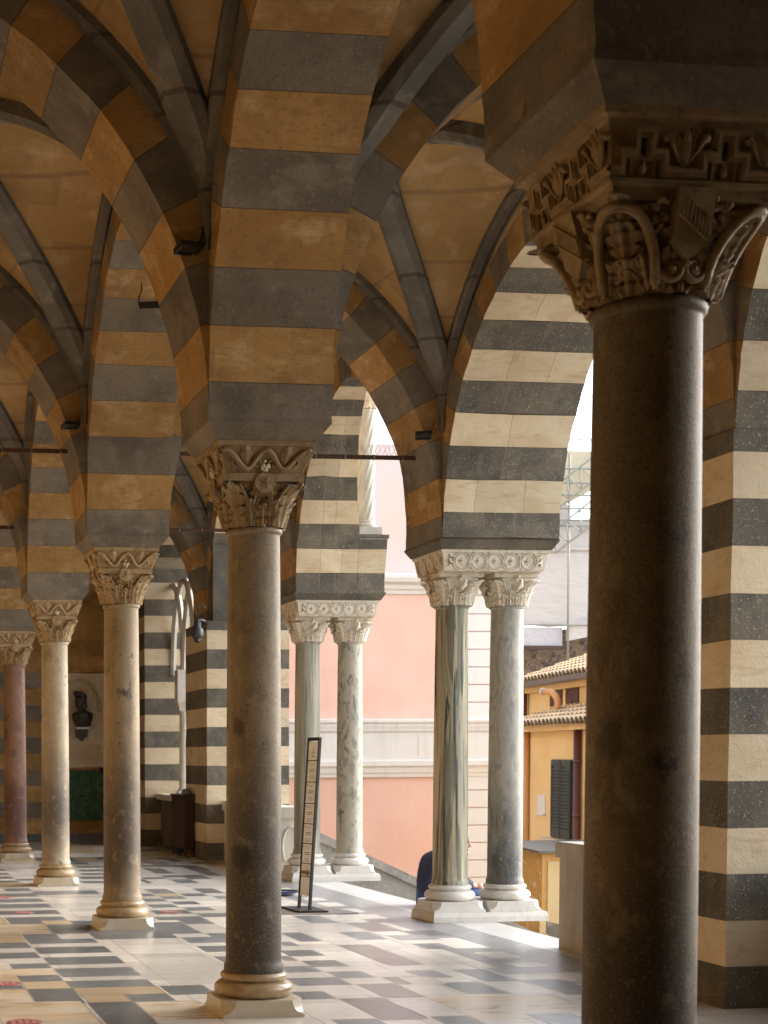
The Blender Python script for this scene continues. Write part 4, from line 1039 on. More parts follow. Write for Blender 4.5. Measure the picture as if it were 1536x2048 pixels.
b = MB(); b.rings([[(3.84 - a, yl - a * .75, z), (3.84 + a, yl - a * .75, z), (3.84 + a, yl + .35, z), (3.84 - a, yl + .35, z)] for a, z in ((.17, 4.17), (.215, 4.195), (.225, 4.21), (.225, 4.245))], 'lava', True, True)
tag(b.build('stone_ledge'), 'dark moulded stone ledge under the twisted white colonnette', 'ledge')

# marble parapets
t = thing('marble_parapet', (3.42, 6.3, 0), 'grimy white marble parapet block at the head of the stairs beside the nearest column', 'parapet', 'marble parapets')
b = MB(); b.box(3.235, 3.62, 5.25, 7.2, .001, .735, 'marble_grimy'); b.build('body', t)
b = MB(); b.rings([[(3.43 - a, 5.22 - c, z), (3.43 + a, 5.22 - c, z), (3.43 + a, 7.21 + c, z), (3.43 - a, 7.21 + c, z)] for a, c, z in ((.20, .0, .735), (.215, .03, .74), (.215, .03, .845), (.2, .015, .865))], 'marble_grimy', True, True); b.build('coping', t)
t = thing('marble_parapet', (3.4, 16.0, 0), 'carved white marble parapet panel left of the notice stand', 'parapet', 'marble parapets')
b = MB(); b.box(3.0, 3.30, 14.6, 17.5, .001, .75, 'marble_white')
b.tube([(3.17 - .12 * cos(a) * (1 if i < 12 else .7), 14.596, .38 + .26 * sin(a)) for i, a in enumerate([k * pi / 12 - .8 for k in range(25)])], .018, 'marble_white', 6)
b.build('panel', t)
b = MB(); b.box(2.97, 3.33, 14.56, 17.52, .752, .895, 'marble_white'); b.build('coping', t)

# notice stand
sx, sy = 2.07, 10.33
t = thing('notice_stand', (sx, sy, 0), 'narrow leaning notice stand with printed timetable panels in a dark frame', 'notice stand')
TL = 0.060; yaw = radians_ = math.radians(24)
ex = Vector((cos(-1.28), sin(-1.28), 0)); en = Vector((ex.y, -ex.x, 0)); ez = Vector((TL, 0, 1)).normalized()
OB = Vector((sx - .02, sy + .0, .02))
def SP(a, h, d): return OB + ex * a + ez * h + en * d
def sbox(mb, a0, a1, h0, h1, d0, d1, m):
    o = len(mb.v); mb.box(a0, a1, d0, d1, h0, h1, m)
    for i in range(o, len(mb.v)):
        a, d, h = mb.v[i]; mb.v[i] = tuple(SP(a, h, d))
HW = .085
b = MB()
sbox(b, -HW - .02, -HW, .0, 1.735, -.014, .014, 'sign_frame'); sbox(b, HW, HW + .02, .0, 1.735, -.014, .014, 'sign_frame'); sbox(b, -HW, HW, 1.70, 1.7345, -.014, .014, 'sign_frame')
b.build('frame', t)
b = MB(); o0 = len(b.v)
for q in [(-.17, -.20), ]: pass
bx = [Vector((sx - .17, sy + .32, 0)), Vector((sx - .14, sy - .20, 0)), Vector((sx + .16, sy - .22, 0)), Vector((sx + .14, sy + .30, 0))]
b.rings([[(p.x, p.y, .009) for p in bx], [(p.x, p.y, .024) for p in bx]], 'sign_frame', True, True)
for p in bx: b.lathe([(.008, .024), (.008, .03), (.004, .032)], 'wire', 8, (sx + (p.x - sx) * .8, sy + (p.y - sy) * .8), cap1=True)
b.build('base_plate', t)
hs = [1.695, 1.50, 1.285, 1.07, .865, .665, .465, .335]
en_s = -1
for i in range(7):
    b = MB(); h1, h0 = hs[i], hs[i + 1]
    sbox(b, -HW + .002, HW - .002, h0 + .004, h1 - .004, -.008, .008, 'sign_paper')
    r = random.Random(40 + i)
    if i == 0: rows = [(h1 - .06, .02), (h1 - .085, .05), (h1 - .115, .10), (h1 - .145, .08)]
    elif i == 6: rows = [(h1 - .03 - .025 * q, .09) for q in range(4)]
    else: rows = [(h1 - .03, .13), (h1 - .045, .10), (h1 - .085, .16), (h1 - .105, .16), (h1 - .15, .15), (h1 - .165, .17), (h1 - .18, .12)]
    for n, (h, w) in enumerate(rows):
        x = -w / 2
        while x < w / 2:
            l = r.uniform(.008, .026); th = .0075 if (n in (2, 3) and i) or i == 0 else .0035
            sbox(b, x * .55, min(x + l, w / 2) * .55, h - th, h, *((-.0095, -.008) if en_s > 0 else (.008, .0095)), 'sign_ink'); x += l + .006
    if 0 < i < 6: sbox(b, -.068, -.058, h1 - .04, h1 - .018, *((-.0096, -.008) if en_s > 0 else (.008, .0096)), 'sign_red')
    b.build('notice_panel', t)
    b = MB(); sbox(b, -HW + .001, HW - .001, h0 - .004, h0 + .004, -.011, .011, 'sign_frame'); b.build('rail', t)
b = MB(); sbox(b, -HW + .002, HW - .002, .345, .40 - .075, -.007, .007, 'sign_paper'); sbox(b, -HW + .002, HW - .002, .14, .331, -.007, .007, 'sign_paper')
b.build('blank_panel', t)
b = MB(); dd = (-.013, -.0115) if en_s > 0 else (.0115, .013)
arr = [(-HW + .004, .355), (.03, .355), (.03, .335), (HW - .006, .372), (.03, .41), (.03, .392), (-HW + .004, .392)]
b.prism(arr, lambda a, h: SP(a, h, dd[0]), lambda a, h: SP(a, h, dd[1]), 'sign_brown'); b.build('arrow', t)
b = MB(); b.rings([[(1.62, 10.50, z), (1.72, 10.08, z), (2.2, 9.99, z), (2.52, 10.05, z), (2.42, 10.6, z), (1.9, 10.8, z)] for z in (.001, .007)], 'mat_grey', True, True)
tag(b.build('floor_mat'), 'thin grey mat on the marble floor under the notice stand', 'mat')
t = thing('bowl', (2.36, 12.08, 0), 'small blue rimmed dish on the floor behind the notice stand', 'dish')
b = MB(); b.lathe([(.09, .002), (.15, .02), (.175, .035)], 'shirt_blue', 24, (2.33, 12.08), cap0=True); b.build('dish', t)
b = MB(); b.lathe([(.175, .035), (.187, .044), (.175, .05)], 'navy_cloth', 24, (2.33, 12.08)); b.build('rim', t)

# round red floor markers
for n, (x, y, l) in enumerate([(-.79, 12.37, 'red round floor sticker left of the tan column base, farther one'), (-.754, 10.73, 'red round floor sticker on a grey slab left of the tan column'), (.709, 10.51, 'red round floor sticker right of the tan column'), (-1.412, 6.0, 'red round floor sticker at the left edge of the marble floor'), (-1.447, 4.47, 'red round floor sticker nearest the camera at the bottom left')]):
    t = thing('floor_sticker', (x, y, 0), l, 'floor sticker', 'red floor stickers')
    b = MB(); b.lathe([(.105, .001), (.105, .003), (.102, .0035)], 'sticker_red', 28, (x, y), False, True, True); b.build('disc', t)
    b = MB()
    for r in range(3):
        for q in range(4): b.box(x - .08 + q * .042, x - .055 + q * .042, y - .05 + r * .045, y - .03 + r * .045, .0036, .0046, 'sticker_white')
    b.build('printing', t)

# plaque, bust and bronze relief on the back wall
yw = 22.9
t = thing('memorial_plaque', (1.6, yw, 2.2), 'large cream marble plaque with a carved laurel arch on the back wall', 'plaque')
b = MB(); b.box(1.15, 2.09, yw - .05, yw - .002, 1.352, 3.056, 'marble_plinth')
for z0, z1, x0, x1 in ((1.352, 1.372, 1.15, 2.09), (3.036, 3.056, 1.15, 2.09)): b.box(x0, x1, yw - .062, yw - .0505, z0, z1, 'marble_plinth')
b.build('slab', t)
b = MB()
for i in range(28):
    a = -.1 + (pi + .2) * i / 27; x = 1.62 + .37 * cos(a); z = 2.42 + .50 * sin(a)
    b.ball((x, yw - .055, z), (.035, .018, .035), 'marble_plinth', 6, 5); b.ball((x * 1.0 + .018 * cos(a), yw - .06, z + .02 * sin(a)), (.012, .014, .012), 'carved_warm', 5, 4)
b.tube([(1.62 + .415 * cos(a), yw - .052, 2.42 + .56 * sin(a)) for a in [-.1 + (pi + .2) * i / 27 for i in range(28)]], .01, 'marble_plinth', 5); b.build('laurel_arch', t)
b = MB()
for r in range(8):
    x = 1.24
    while x < 2.0:
        l = .03 + .05 * ((r * 7 + int(x * 50)) % 5) / 5; b.box(x, min(x + l, 2.0), yw - .0515, yw - .0505, 1.75 - r * .045, 1.762 - r * .045, 'carved_warm'); x += l + .02
b.build('lettering', t)
t = thing('bronze_bust', (1.64, yw - .2, 2.08), 'dark bronze bust of a bearded man in a cap on the marble plaque', 'bust')
bx, by = 1.66, yw - .24
b = MB()
prof = [(2.085, .12, .09), (2.12, .14, .10), (2.20, .175, .115), (2.28, .195, .125), (2.325, .19, .12), (2.35, .14, .105), (2.375, .082, .085), (2.41, .07, .08), (2.45, .085, .095), (2.48, .098, .108), (2.52, .105, .12), (2.57, .104, .122), (2.62, .1, .115), (2.65, .085, .1)]
b.rings([[(bx - .03 * (1 if z > 2.4 else 0) + a * cos(2 * pi * j / 20), by + c * sin(2 * pi * j / 20), z) for j in range(20)] for z, a, c in prof], 'dark_bronze', True, True, True, True)
b.ball((bx + .05, by - .10, 2.555), (.022, .03, .03), 'dark_bronze', 7, 5); b.ball((bx + .01, by - .085, 2.46), (.07, .05, .06), 'dark_bronze', 8, 6)
for e in (-1, 1): b.ball((bx - .03 + e * .045, by - .1, 2.585), (.02, .02, .012), 'dark_bronze', 6, 4)
for i in range(6): b.tube([(bx - .12 + .05 * i, by - .11, 2.1), (bx - .11 + .045 * i, by - .125, 2.2), (bx - .08 + .032 * i, by - .1, 2.33)], .012, 'dark_bronze', 5)
b.build('head_and_shoulders', t)
b = MB(); b.rings([[(bx - .03 + a * cos(2 * pi * j / 20) + o, by + c * sin(2 * pi * j / 20), z + (.03 * cos(2 * pi * j / 20 + 2.6))) for j in range(20)] for z, a, c, o in ((2.62, .112, .125, 0), (2.65, .125, .13, -.01), (2.69, .12, .12, -.02), (2.70, .09, .09, -.02))], 'dark_bronze', True, True, True, True); b.tube([(bx - .03, by - .11, 2.64), (bx - .02, by - .12, 2.74)], [.01, .003], 'dark_bronze', 5); b.build('cap', t)
b = MB(); b.box(1.54, 1.78, yw - .33, yw - .063, 2.045, 2.08, 'marble_white'); b.build('shelf', t)
b = MB(); b.prism([(1.55, 2.043), (1.765, 2.043), (1.75, 1.90), (1.70, 1.89), (1.66, 1.83), (1.61, 1.89), (1.56, 1.90)], lambda a, z: (a, yw - .24, z), lambda a, z: (a, yw - .064, z), 'dark_bronze'); b.build('bracket', t)
t = thing('bronze_relief', (1.5, yw, .8), 'green bronze relief panel of swirling figures below the plaque', 'relief')
b = MB(); P = []; r = random.Random(8); wv = [(r.uniform(6, 22), r.uniform(6, 22), r.uniform(0, 6)) for _ in range(7)]
for i in range(61):
    row = []
    for j in range(61):
        x = .98 + 1.12 * j / 60; z = .385 + .9 * i / 60
        h = sum(sin(a * x + b2 * z + c + 1.6 * sin(b2 * .4 * x - a * .3 * z)) for a, b2, c in wv) / 7
        e = 0 if i in (0, 60) or j in (0, 60) else 1
        row.append((x, yw - .004 - e * (.045 + .06 * max(-.5, h)), z))
    P.append(row)
b.grid(P, 'bronze_green'); b.build('relief_surface', t)
b = MB(); b.box(2.0, 2.16, yw - .12, yw - .002, 1.24, 1.345, 'black_metal'); tag(b.build('electric_box'), 'small black box on the back wall beside the plaque corner', 'box')

# tracery windows with a marble colonnette (far one, and its twin beside the camera)
def tracery(y0, y1, label, xm):
    yc = (y0 + y1) / 2; w = (y1 - y0) / 2
    t = thing('tracery_window', (xm, yc, 0), label, 'window', 'interlaced tracery windows')
    b = MB(); b.box(xm - .22, xm + .3, y0, y1, .001, .80, 'lava'); b.build('low_wall', t)
    b = MB(); b.box(xm - .30, xm + .33, y0, y1, .802, .90, 'marble_white'); b.build('sill', t)
    n = 3
    for i in range(1, n):
        y = y0 + (y1 - y0) * i / n
        b = MB(); b.box(xm - .11, xm + .11, y - .11, y + .11, .902, .96, 'marble_white'); b.lathe([(.1, .96), (.105, .98), (.085, 1.0), (.078, 1.03), (.07, 2.28), (.08, 2.31)], 'marble_white', 24, (xm, y), cap1=True)
        b.rings([[(xm - a, y - a, z), (xm + a, y - a, z), (xm + a, y + a, z), (xm - a, y + a, z)] for a, z in ((.085, 2.312), (.10, 2.38), (.13, 2.46), (.13, 3.0))], 'marble_white', True, True)
        b.build('colonnette', t)
    b = MB(); cell = (y1 - y0) / n
    def bar(pts, r): b.tube(pts, r, 'marble_grimy', 6, False)
    for i in range(n + 1):                 # intersecting round arches give pointed lights
        y = y0 + cell * i
        for sg in (-1, 1):
            if not (y0 - .01 <= y + sg * cell <= y1 + .01): continue
            bar([(xm, y + sg * cell * (1 - cos(u * pi / 2)), 2.95 + 1.55 * sin(u * pi / 2)) for u in [q / 16 for q in range(17)]], .055)
    b.build('tracery', t)
tracery(19.0, 21.6, 'white interlaced tracery window with marble colonnettes in the far bay', 3.1)
tracery(OY + .46, S + OY - .46, 'white interlaced tracery window hidden behind the banded pier at the right edge', 3.72)

# reading desk and its attendant
t = thing('reading_desk', (2.66, 18.8, 0), 'dark wooden reading desk beside the far banded pier', 'desk')
b = MB(); b.box(2.585, 2.735, 18.34, 19.3, .13, .93, 'wood_dark'); b.build('body', t)
b = MB(); b.rings([[(2.565, 18.31, .932), (2.742, 18.31, .932), (2.742, 19.33, .932), (2.565, 19.33, .932)], [(2.565, 18.31, .955), (2.742, 18.31, .97), (2.742, 19.33, .97), (2.565, 19.33, .955)]], 'wood_dark', True, True); b.build('top', t)
for x in (2.60, 2.72):
    for y in (18.37, 19.26):
        b = MB(); b.tube([(x, y, .0), (x, y, .13)], [.014, .022], 'wood_dark', 6); b.build('leg', t)

def skin_body(name, chains, m, parent, sub=2):
    """one continuous surface grown over joined chains: {point: (x,y,z,rx,ry)} and edges"""
    pts, ed = chains
    me = bpy.data.meshes.new(name); me.from_pydata([p[:3] for p in pts], ed, [])
    o = bpy.data.objects.new(name, me); COL.objects.link(o)
    sk = o.modifiers.new('skin', 'SKIN'); sk.use_smooth_shade = True
    ss = o.modifiers.new('sub', 'SUBSURF'); ss.levels = sub; ss.render_levels = sub
    bm = bmesh.new(); bm.from_mesh(me); ly = bm.verts.layers.skin.verify(); bm.verts.ensure_lookup_table()
    for i, p in enumerate(pts):
        bm.verts[i][ly].radius = (p[3], p[4] if len(p) > 4 else p[3]); bm.verts[i][ly].use_root = (i == 0)
    bm.to_mesh(me); bm.free()
    dg = bpy.context.evaluated_depsgraph_get(); dg.update()
    me2 = bpy.data.meshes.new_from_object(o.evaluated_get(dg)); bpy.data.objects.remove(o)
    mb = MB(); mb.add([v.co[:] for v in me2.vertices], [list(p.vertices) for p in me2.polygons], m, .5, True)
    bpy.data.meshes.remove(me2)
    return mb
def person(F, label, joints, top, low, shoe):
    """F maps figure coordinates (forward, side, up) to the world; joints is the seated skeleton"""
    J = joints
    def W(k, rx, ry=None): p = F(*J[k]); return (p[0], p[1], p[2], rx, ry or rx)
    o = F(*J['pelvis']); t = thing('person', (o[0], o[1], o[2] - .1), label, 'person')
    def mk(keys):
        idx = {k: i for i, (k, *_) in enumerate(keys)}; pts = [W(k, *r) for k, *r in keys]; return idx, pts
    # body: one skin from head to hands and feet
    keys = [('pelvis', .125, .105), ('waist', .12, .10), ('chest', .135, .105), ('neck0', .06), ('neck', .05), ('chin', .062), ('head', .088, .094), ('crown', .075)]
    ed = ['pelvis-waist', 'waist-chest', 'chest-neck0', 'neck0-neck', 'neck-chin', 'chin-head', 'head-crown']
    for s in ('L', 'R'):
        keys += [('sho' + s, .045), ('elb' + s, .034), ('wri' + s, .026), ('hip' + s, .09), ('kne' + s, .058), ('ank' + s, .038), ('toe' + s, .032)]
        ed += ['chest-sho' + s, 'sho%s-elb%s' % (s, s), 'elb%s-wri%s' % (s, s), 'pelvis-hip' + s, 'hip%s-kne%s' % (s, s), 'kne%s-ank%s' % (s, s), 'ank%s-toe%s' % (s, s)]
    idx, pts = mk(keys); mb = skin_body('body', (pts, [tuple(idx[e] for e in x.split('-')) for x in ed]), 'skin', t)
    h = Vector(J['head']); f = (Vector(J['nose']) - h); f.normalize(); upv = (Vector(J['crown']) - Vector(J['chin'])).normalized(); sd = f.cross(upv)
    def H(a, b, c): q = h + f * a + sd * b + upv * c; return F(*q)
    mb.tube([H(.085, 0, .03), H(.108, 0, -.005), H(.118, 0, -.022), H(.09, 0, -.034)], [.009, .012, .015, .008], 'skin', 8)
    mb.ball(H(.088, 0, -.062), .018, 'skin', 8, 6); mb.ball(H(.086, 0, -.098), .022, 'skin', 8, 6)
    for e in (-1, 1):
        mb.ball(H(.082, e * .032, .018), .011, 'skin', 8, 6); mb.ball(H(.091, e * .032, .018), .005, 'hair_dark', 6, 5); mb.ball(H(-.005, e * .09, -.005), .024, 'skin', 8, 6)
        # hand: palm, four fingers, thumb
        s = 'L' if e < 0 else 'R'; w = Vector(J['wri' + s]); d = (Vector(J['hand' + s]) - w).normalized(); q = d.cross(Vector((0, 0, 1))).normalized(); dn = d.cross(q)
        if dn.z > 0: dn = -dn
        mb.tube([F(*w), F(*(w + d * .04)), F(*(w + d * .085))], [.024, .034, .032], 'skin', 10)
        for i, (o2, ln) in enumerate(((-.03, .062), (-.01, .074), (.01, .07), (.03, .056))):
            b0 = w + d * .085 + q * o2
            mb.tube([F(*b0), F(*(b0 + d * ln * .5 + dn * .008)), F(*(b0 + d * ln * .85 + dn * .028)), F(*(b0 + d * ln + dn * .045))], [.0095, .009, .008, .006], 'skin', 7)
        b0 = w + d * .035 + q * .034 * e
        mb.tube([F(*b0), F(*(b0 + d * .03 + q * .03 * e)), F(*(b0 + d * .062 + q * .034 * e + dn * .01))], [.012, .0105, .007], 'skin', 7)
    mb.build('body', t)
    keys = [('pelvis', .145, .12), ('waist', .155, .13), ('chest', .175, .145), ('neck0', .085)]
    ed = ['pelvis-waist', 'waist-chest', 'chest-neck0']
    for s in ('L', 'R'):
        keys += [('sho' + s, .100), ('elb' + s, .072), ('cuf' + s, .046)]; ed += ['chest-sho' + s, 'sho%s-elb%s' % (s, s), 'elb%s-cuf%s' % (s, s)]
    idx, pts = mk(keys); skin_body('top', (pts, [tuple(idx[e] for e in x.split('-')) for x in ed]), top, t).build('sweater', t)
    keys = [('pelvis', .15, .125)]; ed = []
    for s in ('L', 'R'):
        keys += [('hip' + s, .108), ('kne' + s, .076), ('ank' + s, .058)]; ed += ['pelvis-hip' + s, 'hip%s-kne%s' % (s, s), 'kne%s-ank%s' % (s, s)]
    idx, pts = mk(keys); skin_body('legs', (pts, [tuple(idx[e] for e in x.split('-')) for x in ed]), low, t).build('trousers', t)
    for s in ('L', 'R'):
        a, c = Vector(J['ank' + s]), Vector(J['toe' + s]); d = (c - a); d.z = 0; d.normalize(); z = min(a.z, c.z) - .035
        b = MB(); g = Vector((a.x, a.y, z))
        b.rings([[F(*(g + d * u + d.cross(Vector((0, 0, 1))) * wv * cos(th) + Vector((0, 0, max(0.0, .035 + hv * sin(th)))))) for th in [2 * pi * j / 14 for j in range(14)]] for u, wv, hv in ((-.075, .025, .04), (-.05, .04, .062), (.02, .043, .066), (.09, .046, .05), (.16, .046, .035), (.205, .028, .025))], shoe, True, True, True, True)
        b.build('shoe', t)
    b = MB(); rs = []
    for i in range(9):
        th = i / 8 * pi * .56
        rs.append([H(-.012 + .106 * sin(th) * cos(p) * (1.0 if cos(p) < .3 else .93), .094 * sin(th) * sin(p), .008 + .118 * cos(th) + (.0 if cos(p) < .35 else .028 * sin(th))) for p in [2 * pi * j / 22 for j in range(22)]])
    b.rings(rs, 'hair_dark', True, True, True, True); b.build('hair', t)
    return t
# visitor sitting on the floor edge at the top of the stairs, leaning on the knees and looking right
def F1(f, s, u): return (3.44 + f, 10.55 - s, u + .0)
J1 = dict(pelvis=(0, 0, .12), waist=(-.02, 0, .27), chest=(.10, 0, .45), neck0=(.20, 0, .545), neck=(.245, 0, .57), chin=(.325, 0, .585), head=(.335, 0, .655), crown=(.335, 0, .715), nose=(.46, 0, .645),
          shoL=(.10, -.19, .47), elbL=(.03, -.25, .22), wriL=(.26, -.24, .215), cufL=(.20, -.242, .216), handL=(.40, -.20, .22), shoR=(.13, .19, .47), elbR=(.27, .24, .27), wriR=(.46, .15, .215), cufR=(.40, .17, .23), handR=(.58, .10, .20),
          hipL=(.06, -.10, .10), kneL=(.45, -.12, .155), ankL=(.50, -.12, -.24), toeL=(.62, -.14, -.275), hipR=(.06, .10, .10), kneR=(.47, .14, .15), ankR=(.53, .14, -.24), toeR=(.65, .16, -.275))
person(F1, 'person in navy sweater and blue jeans sitting behind the green column', J1, 'navy_cloth', 'jeans_blue', 'trouser_black')
# attendant on a chair behind the reading desk, mostly hidden by the pier
def F2(f, s, u): return (3.32 - f, 19.75 + s, u)
J2 = dict(pelvis=(0, 0, .52), waist=(0, 0, .70), chest=(.02, 0, .95), neck0=(.03, 0, 1.10), neck=(.04, 0, 1.14), chin=(.075, 0, 1.17), head=(.07, 0, 1.25), crown=(.06, 0, 1.315), nose=(.20, 0, 1.24),
          shoL=(.02, -.19, .99), elbL=(.06, -.26, .70), wriL=(.28, -.22, .60), cufL=(.22, -.23, .63), handL=(.42, -.16, .58), shoR=(.02, .19, .99), elbR=(.06, .26, .70), wriR=(.28, .22, .60), cufR=(.22, .23, .63), handR=(.42, .16, .58),
          hipL=(.08, -.10, .50), kneL=(.44, -.12, .50), ankL=(.42, -.12, .085), toeL=(.54, -.14, .04), hipR=(.08, .10, .50), kneR=(.44, .13, .50), ankR=(.36, .14, .085), toeR=(.48, .16, .04))
person(F2, 'seated attendant in dark trousers and blue shoes behind the reading desk', J2, 'shirt_blue', 'trouser_black', 'shoe_blue')
t = thing('chair', (3.35, 19.75, 0), 'plain wooden chair under the seated attendant behind the pier', 'chair')
b = MB(); b.box(3.08, 3.54, 19.52, 19.98, .36, .40, 'wood_dark'); b.build('seat', t)
for x in (3.11, 3.51):
    for y in (19.55, 19.95): b = MB(); b.box(x - .018, x + .018, y - .018, y + .018, 0, .36, 'wood_dark'); b.build('leg', t)
b = MB(); b.box(3.535, 3.56, 19.52, 19.98, .41, .9, 'wood_dark'); b.build('backrest', t)
t = thing('cloth_cap', (2.66, 18.6, .97), 'pale blue cloth cap lying on the reading desk', 'cap')
b = MB(); b.rings([[(2.67 + a * .7 * cos(p), 18.62 + a * 1.1 * sin(p), z) for p in [2 * pi * j / 18 for j in range(18)]] for z, a in ((.972, .10), (1.0, .10), (1.03, .08), (1.05, .04))], 'shirt_blue', True, True, True, True); b.build('crown_of_cap', t)
b = MB(); b.rings([[(2.66 + .06 * cos(p), 18.48 + .07 * sin(p), z) for p in [2 * pi * j / 14 for j in range(14)]] for z in (.9715, .98)], 'shirt_blue', True, True); b.build('peak', t)

# ------------------------------------------------------------------ outside: stairs, houses, scaffold
def stairs():
    mb = MB(); x = 3.52; z = 0
    for i in range(22):
        z1 = z - .165; mb.box(x + .003, x + .34, 9.25, 14.9, z1 - .6, z1, 'stair_stone'); x += .34; z = z1
    return struct(mb.build('stairs'))
stairs()
def stair_wall(y0, y1, x0, z0, label, th=.1):
    t = thing('stair_wall', (x0 + 2, (y0 + y1) / 2, -2), label, 'stair wall', 'sloping stone walls beside the stairs')
    sl = -.462; x1 = x0 + 8
    b = MB(); b.prism([(x0, z0 - 2.4), (x0, z0 - .12), (x1, z0 - .12 + sl * 8), (x1, z0 - 2.4 + sl * 8)], lambda a, z: (a, y0, z), lambda a, z: (a, y1, z), 'stair_stone'); b.build('body', t)
    b = MB(); b.prism([(x0 - .02, z0 - .118), (x0 - .02, z0), (x1, z0 + sl * 8), (x1, z0 - .118 + sl * 8)], lambda a, z: (a, y0 - .05, z), lambda a, z: (a, y1 + .05, z), 'stair_stone'); b.build('coping', t)
stair_wall(15.0, 15.3, 3.66, .55, 'sloping grey stone stair wall behind the farther twin columns')
stair_wall(8.95, 9.2, 4.12, -.02, 'sloping grey stone stair wall beside the nearer twin columns')
g = MB(); g.quad((-300, -300, -7), (500, -300, -7), (500, 500, -7), (-300, 500, -7), 'paving'); struct(g.build('piazza_ground'))

# pink palazzo
t = thing('pink_building', (9, 33, -7), 'pink plastered palazzo with white cornices and quoins', 'building')
py = 33.0
b = MB(); b.box(-2, 13.85, py, py + 12, -7, 6.05, 'pink_plaster'); b.build('wall', t)
b = MB(); b.box(-2, 13.83, py + .03, py + 12, 6.06, 9.4, 'lilac_plaster'); b.build('upper_wall', t)
b = MB(); b.box(-2, 13.97, py - .06, py + 1, 1.40, 2.12, 'white_stucco'); b.build('string_course', t)
def moulding(nm, prof):
    b = MB(); b.rings([[(-2, py - d, z), (13.9 + d, py - d, z), (13.9 + d, py + 3, z)] for d, z in prof], 'white_stucco', False, False, False); b.build(nm, t)
moulding('cornice', [(.002, 5.60), (.06, 5.62), (.08, 5.70), (.14, 5.74), (.16, 5.84), (.30, 5.9), (.34, 6.0), (.34, 6.06), (.25, 6.12), (.0, 6.16)])
moulding('cornice', [(.002, 2.12), (.10, 2.125), (.12, 2.2), (.14, 2.25), (.14, 2.32), (.20, 2.36), (.20, 2.42), (.0, 2.45)])
moulding('cornice', [(.002, .955), (.07, .96), (.08, 1.05), (.11, 1.08), (.12, 1.2), (.18, 1.25), (.18, 1.37), (.06, 1.405), (.0, 1.41)])
b = MB(); b.tube([(8.42, py - .03, -6), (8.42, py - .03, .94)], .022, 'pipe_orange', 6); b.tube([(8.42, py - .08, 1.0), (8.42, py - .21, 1.3), (8.42, py - .08, 1.42), (8.42, py - .08, 2.1), (8.43, py - .22, 2.4), (8.42, py - .03, 2.5), (8.42, py - .03, 5.5)], .02, 'pink_plaster', 6); b.build('conduit', t)
z = -6.6; i = 0
while z < 5.4:
    b = MB(); b.box(13.1, 13.95, py - .05, py + .9, z, z + .425, 'white_stucco'); b.build('quoin', t); z += .4515; i += 1
for x in (8.9, 11.9): 
    b = MB(); b.box(x, x + .012, py - .066, py - .0605, 1.5, 2.05, 'marble_plinth'); b.build('panel_joint', t)

# yellow house with two tiled roofs
HP = Vector((11.326, 25.5, 0)); HD = Vector((-.14544, -.98937, 0)); HN = Vector((-.98937, .14544, 0))
def h(s, o, z): q = HP + HD * s + HN * o; return (q.x, q.y, z)
t = thing('yellow_house', h(1.5, 0, -7), 'ochre yellow house with terracotta tiled roofs and a green shutter', 'house')
def hb(mb, s0, s1, o0, o1, z0, z1, m):
    k = len(mb.v); mb.box(s0, s1, o0, o1, z0, z1, m)
    for i in range(k, len(mb.v)): mb.v[i] = h(*mb.v[i])
b = MB(); hb(b, .32, 6.5, -6, 0, -7, 2.0, 'yellow_plaster'); b.build('lower_wall', t)
b = MB(); hb(b, -3.3, 6.5, -6, -1.0, -7, 3.05, 'yellow_plaster'); b.build('upper_wall', t)
b = MB(); hb(b, -.1, 6.5, -.02, .22, 1.99, 2.10, 'yellow_plaster'); b.build('fascia', t)
def tiles(name, s0, s1, o_e, z_e, o_r, z_r, pitch=.24, ln=.42):
    mb = MB(); L = sqrt((o_r - o_e) ** 2 + (z_r - z_e) ** 2); n = int(L / (ln * .8)) + 1; ns = int((s1 - s0) / pitch)
    du = Vector((0, (o_r - o_e) / L, (z_r - z_e) / L)); dn = Vector((0, -du.z, du.y))
    if dn.z < 0: dn = -dn
    mb.quad(h(s0, o_e, z_e - .02), h(s1, o_e, z_e - .02), h(s1, o_r, z_r - .02), h(s0, o_r, z_r - .02), 'rubble')
    r = random.Random(3)
    for q in range(ns):
        for j in range(n):
            a0 = j * ln * .8; a1 = min(a0 + ln, L); sc = s0 + pitch * (q + .5) + r.uniform(-.008, .008); tv = r.random()
            for (f, rd0, rd1, lift) in ((1, .095, .078, .028), (-1, .075, .09, .05)):
                cs = sc if f > 0 else sc + pitch / 2
                rs = []
                for (a, rd, lf) in ((a0, rd0, lift), (a1, rd1, lift - .024)):
                    row = []
                    for e in range(7):
                        th = pi * e / 6; x = cs + rd * cos(th); up = f * rd * .8 * sin(th) + lf + (0 if f > 0 else .0)
                        p = Vector((0, o_e, z_e)) + du * a + dn * up; row.append(h(x, p.y, p.z))
                    rs.append(row)
                mb.rings(rs, 'roof_tile', False, False, False, True, tv)
                if j == 0 and f > 0:
                    row = rs[0]; mb.add([row[0]] + row[1:], [tuple(range(7))], 'rubble')
    mb.build(name, t, recalc=False)
tiles('lower_tile_roof', -.3, 6.4, .34, 2.12, -.98, 2.50)
tiles('upper_tile_roof', -3.4, 6.4, -.72, 3.16, -4.2, 4.35)
b = MB(); hb(b, -3.5, 6.5, -.74, -.60, 3.02, 3.13, 'gutter'); b.build('gutter', t)
b = MB(); hb(b, -3.3, 6.5, -.99, -.88, 2.90, 3.01, 'yellow_plaster'); b.build('eave_moulding', t)
